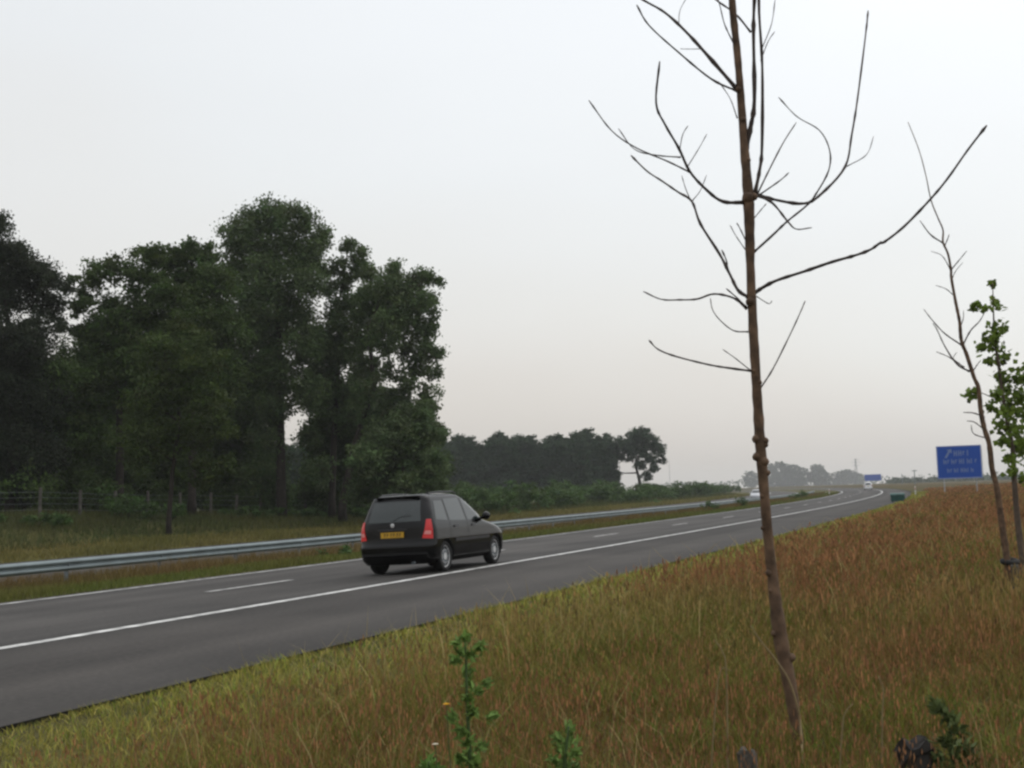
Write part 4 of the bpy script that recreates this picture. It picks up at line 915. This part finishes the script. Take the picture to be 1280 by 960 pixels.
# short median and bank grass
parts = []
def strip(n, s0, s1, d0, d1, hh, ww, ca, cb, pw=1.3, seed=0, clip=None):
    e = 1-pw; q = rng.random(n); s = ((s0+45)**e+q*((s1+45)**e-(s0+45)**e))**(1/e)-45; d = rng.uniform(d0, d1, n)
    x, y, _ = RD(s, d); z = terrain(s, d); t = np.clip((fbm(s, d*2, 5, seed)-.25)*2, 0, 1); D = np.hypot(x, y)
    col = lerp3(ca, cb, t)*np.clip(rng.normal(1, .25, (n, 1)), .4, 1.8); h = hh*rng.uniform(.5, 1.3, n)*(.7+.6*t)
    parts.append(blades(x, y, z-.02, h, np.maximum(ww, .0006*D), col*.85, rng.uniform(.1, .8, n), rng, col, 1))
strip(80000, 8, 260, 18.15, 21.4, .18, .012, (.090, .125, .022), (.125, .115, .030), seed=71)
strip(70000, 8, 260, 21.0, 26.8, .36, .014, (.115, .095, .028), (.150, .098, .036), seed=72)
strip(50000, 12, 330, 38.9, 43.5, .32, .02, (.180, .150, .046), (.130, .125, .034), seed=73)
strip(90000, 12, 330, 42.5, 56, .42, .03, (.045, .070, .018), (.080, .080, .024), seed=74)  # tree shadow over the bank put into these darker grass colours
V, L_, S_, C_ = merge(parts); me = np_mesh('median_grass', V, L_, S_, C_)
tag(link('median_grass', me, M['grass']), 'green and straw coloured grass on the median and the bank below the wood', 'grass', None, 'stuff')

# ------------------------------------------------------------------ weeds and stalks near the camera
def weed(name, label, Y, stem_px, clumps, leaf, col, seed, n0=32):
    b = W(stem_px[-1][0], stem_px[-1][1], Y); base = Vector((b.x, b.y, G(b.x, b.y))); t = thing(name, label, 'weed', base)
    pts = smooth([base+Vector((0, 0, -.05))]+[W(x, y, Y) for x, y in stem_px[::-1]], 4); pts = [p-base for p in pts]
    MB().tube(pts, list(np.linspace(.011, .004, len(pts))), 6).build('stem', M['grass_stem'], None, True).parent = t
    rg = np.random.default_rng(seed); V = []; C = []
    for px, py, r in clumps:
        c = W(px, py, Y+rg.uniform(-.06, .06))-base; near = min(pts, key=lambda p: (p-c).length+max(0, p.z-c.z)*2)
        q = r*Y/F
        for k in range(n0):
            a = np.array(c)+rg.normal(size=3)*q*.42; ax = a-np.array(near); ax = ax/(np.linalg.norm(ax)+1e-6)+rg.normal(size=3)*.5+np.array([0, 0, .2]); ax /= np.linalg.norm(ax)
            sd = np.cross(ax, rg.normal(size=3)); sd /= np.linalg.norm(sd); l = leaf*rg.uniform(.6, 1.3)
            up_ = np.cross(sd, ax)*l*.12
            V += [a-ax*l*.5, a+sd*l*.16-ax*l*.1+up_, a+sd*l*.10+ax*l*.25+up_*.5, a+ax*l*.5-up_, a-sd*l*.10+ax*l*.25+up_*.5, a-sd*l*.16-ax*l*.1+up_]
            cc = np.array(col)*max(.4, rg.normal(1, .25)); C += [cc]*6
    V = np.array(V); me = np_mesh('leaves', V, np.arange(len(V)), np.arange(0, len(V), 6), np.clip(np.array(C), .005, .4)); me.materials.append(M['leaf'])
    o = bpy.data.objects.new('leaves', me); COL.objects.link(o); o.parent = t
    return t
M['grass_stem'] = mat('green stem', (.045, .075, .022), .7, noise=(30, .2)); M['straw'] = mat('dry straw', (.20, .15, .075), .8, noise=(30, .2))
z7 = lambda l: [(500+x/4.8, 760+y/4.8, r/4.8) for x, y, r in l]
weed('weed', 'tall upright green weed in the grass left of the middle, at the lower edge', 5.5, [(581, 796), (583, 840), (584, 880), (586, 920), (588, 955)], z7([(390, 175, 36), (340, 212, 26), (475, 230, 34), (330, 310, 36), (405, 385, 42), (430, 280, 40), (370, 260, 36), (410, 460, 40), (520, 450, 26), (400, 540, 44), (470, 500, 26), (315, 655, 32), (370, 740, 40), (430, 620, 36), (550, 650, 36), (480, 830, 50), (410, 800, 40), (410, 900, 40), (360, 900, 36), (450, 930, 44)]), .044, (.150, .240, .06), 3)
weed('weed', 'shorter bushy green weed at the lower edge between the tall weed and the tree', 5.3, [(711, 908), (708, 935), (706, 962)], z7([(1020, 720, 34), (940, 780, 36), (1030, 800, 44), (970, 850, 44), (1050, 870, 40), (930, 910, 44), (990, 940, 50), (1040, 950, 40)]), .044, (.150, .235, .06), 4)
weed('weed', 'small green weed tip left of the tall weed at the bottom edge', 5.2, [(536, 952), (537, 970)], [(536, 955, 9), (543, 962, 9), (530, 962, 9)], .048, (.11, .20, .045), 5)
weed('weed', 'dark green leafy weed patch low on the right, near the splintered stake', 5.7, [(1180, 880), (1188, 915), (1192, 960)], [(1172, 884, 10), (1184, 898, 12), (1196, 915, 13), (1180, 925, 12), (1205, 935, 13), (1190, 945, 14), (1172, 950, 10), (1215, 952, 12)], .062, (.10, .13, .045), 6)
def flower(name, label, px, py, Y, m, r):
    c = W(px, py, Y); gz = G(c.x, c.y); t = thing(name, label, 'flower', (c.x, c.y, gz)); H = c.z-gz
    MB().tube([(0, 0, -.05), (.01, 0, H*.5), (0, 0, H)], [.003, .0025, .002], 5).build('stem', M['grass_stem'], None).parent = t
    mb = MB()
    for k in range(9):
        a = 2*math.pi*k/9; ca, sa = math.cos(a), math.sin(a); mb.add([(0, 0, H), (ca*r*.6-sa*r*.28, sa*r*.6+ca*r*.28, H+r*.3), (ca*r, sa*r, H+r*.2), (ca*r*.6+sa*r*.28, sa*r*.6-ca*r*.28, H+r*.3)], [(0, 1, 2, 3)])
    mb.lathe([(0, r*.3), (r*.3, r*.35), (r*.45, r*.1)], (0, 0, H), (0, 0, 1), 8); mb.build('petals', m, None).parent = t
flower('yellow_flower', 'single yellow flower left of the tall green weed', 558, 881, 5.2, M['yellowfl'], .017)
flower('white_flower', 'single pale flower head low down left of the tall green weed', 544, 931, 5.1, M['whitefl'], .015)
c0 = W(1003, 955, 6.1); bz = Vector((c0.x, c0.y, G(c0.x, c0.y)))
st_ = thing('grass_stalk', 'bent pale dry stalk leaning across the foot of the bare tree', 'stalk', bz)
pp = smooth([bz-Vector((0, 0, .05))]+[W(x, y, 6.35) for x, y in [(1001, 910), (996, 880), (986, 850), (972, 828), (962, 815), (950, 800), (938, 782)]], 4)
MB().tube([p-bz for p in pp], list(np.linspace(.007, .003, len(pp))), 6).build('stem', M['straw'], None, True).parent = st_
for i, (pxs, lb) in enumerate([([(1047, 955), (1053, 910), (1057, 890), (1066, 880)], 'pale bent stalk right of the bare tree foot'), ([(1100, 940), (1103, 890), (1104, 862), (1098, 845)], 'upright pale stalk left of the splintered stake'), ([(905, 880), (908, 845), (903, 815), (893, 800)], 'straw coloured stalk left of the bare trunk'), ([(880, 850), (898, 848), (914, 838)], 'short straw wisp left of the bare trunk')]):
    c0 = W(pxs[0][0], pxs[0][1], 5.8); bz = Vector((c0.x, c0.y, G(c0.x, c0.y))); t = thing('grass_stalk', lb, 'stalk', bz)
    pp = smooth([bz]+[W(x, y, 5.8) for x, y in pxs[1:]], 4); MB().tube([p-bz for p in pp], list(np.linspace(.004, .002, len(pp))), 5).build('stem', M['straw'], None, True).parent = t

# ------------------------------------------------------------------ hazy air
hm = bpy.data.materials.new('hazy air'); hm.use_nodes = True; ht = hm.node_tree; ht.nodes.clear()
ho = N(ht, 'ShaderNodeOutputMaterial'); hv = N(ht, 'ShaderNodeVolumePrincipled'); hv.inputs['Density'].default_value = HAZE_DENSITY; hv.inputs['Color'].default_value = (.93, .95, .97, 1); hv.inputs['Anisotropy'].default_value = .2
ht.links.new(hv.outputs[0], ho.inputs['Volume'])
hb = MB().box((0, 0, 14.5), (4700, 4700, 33)).build('haze', hm); tag(hb, 'pale even haze in the air over the whole road', 'haze', None, 'stuff')
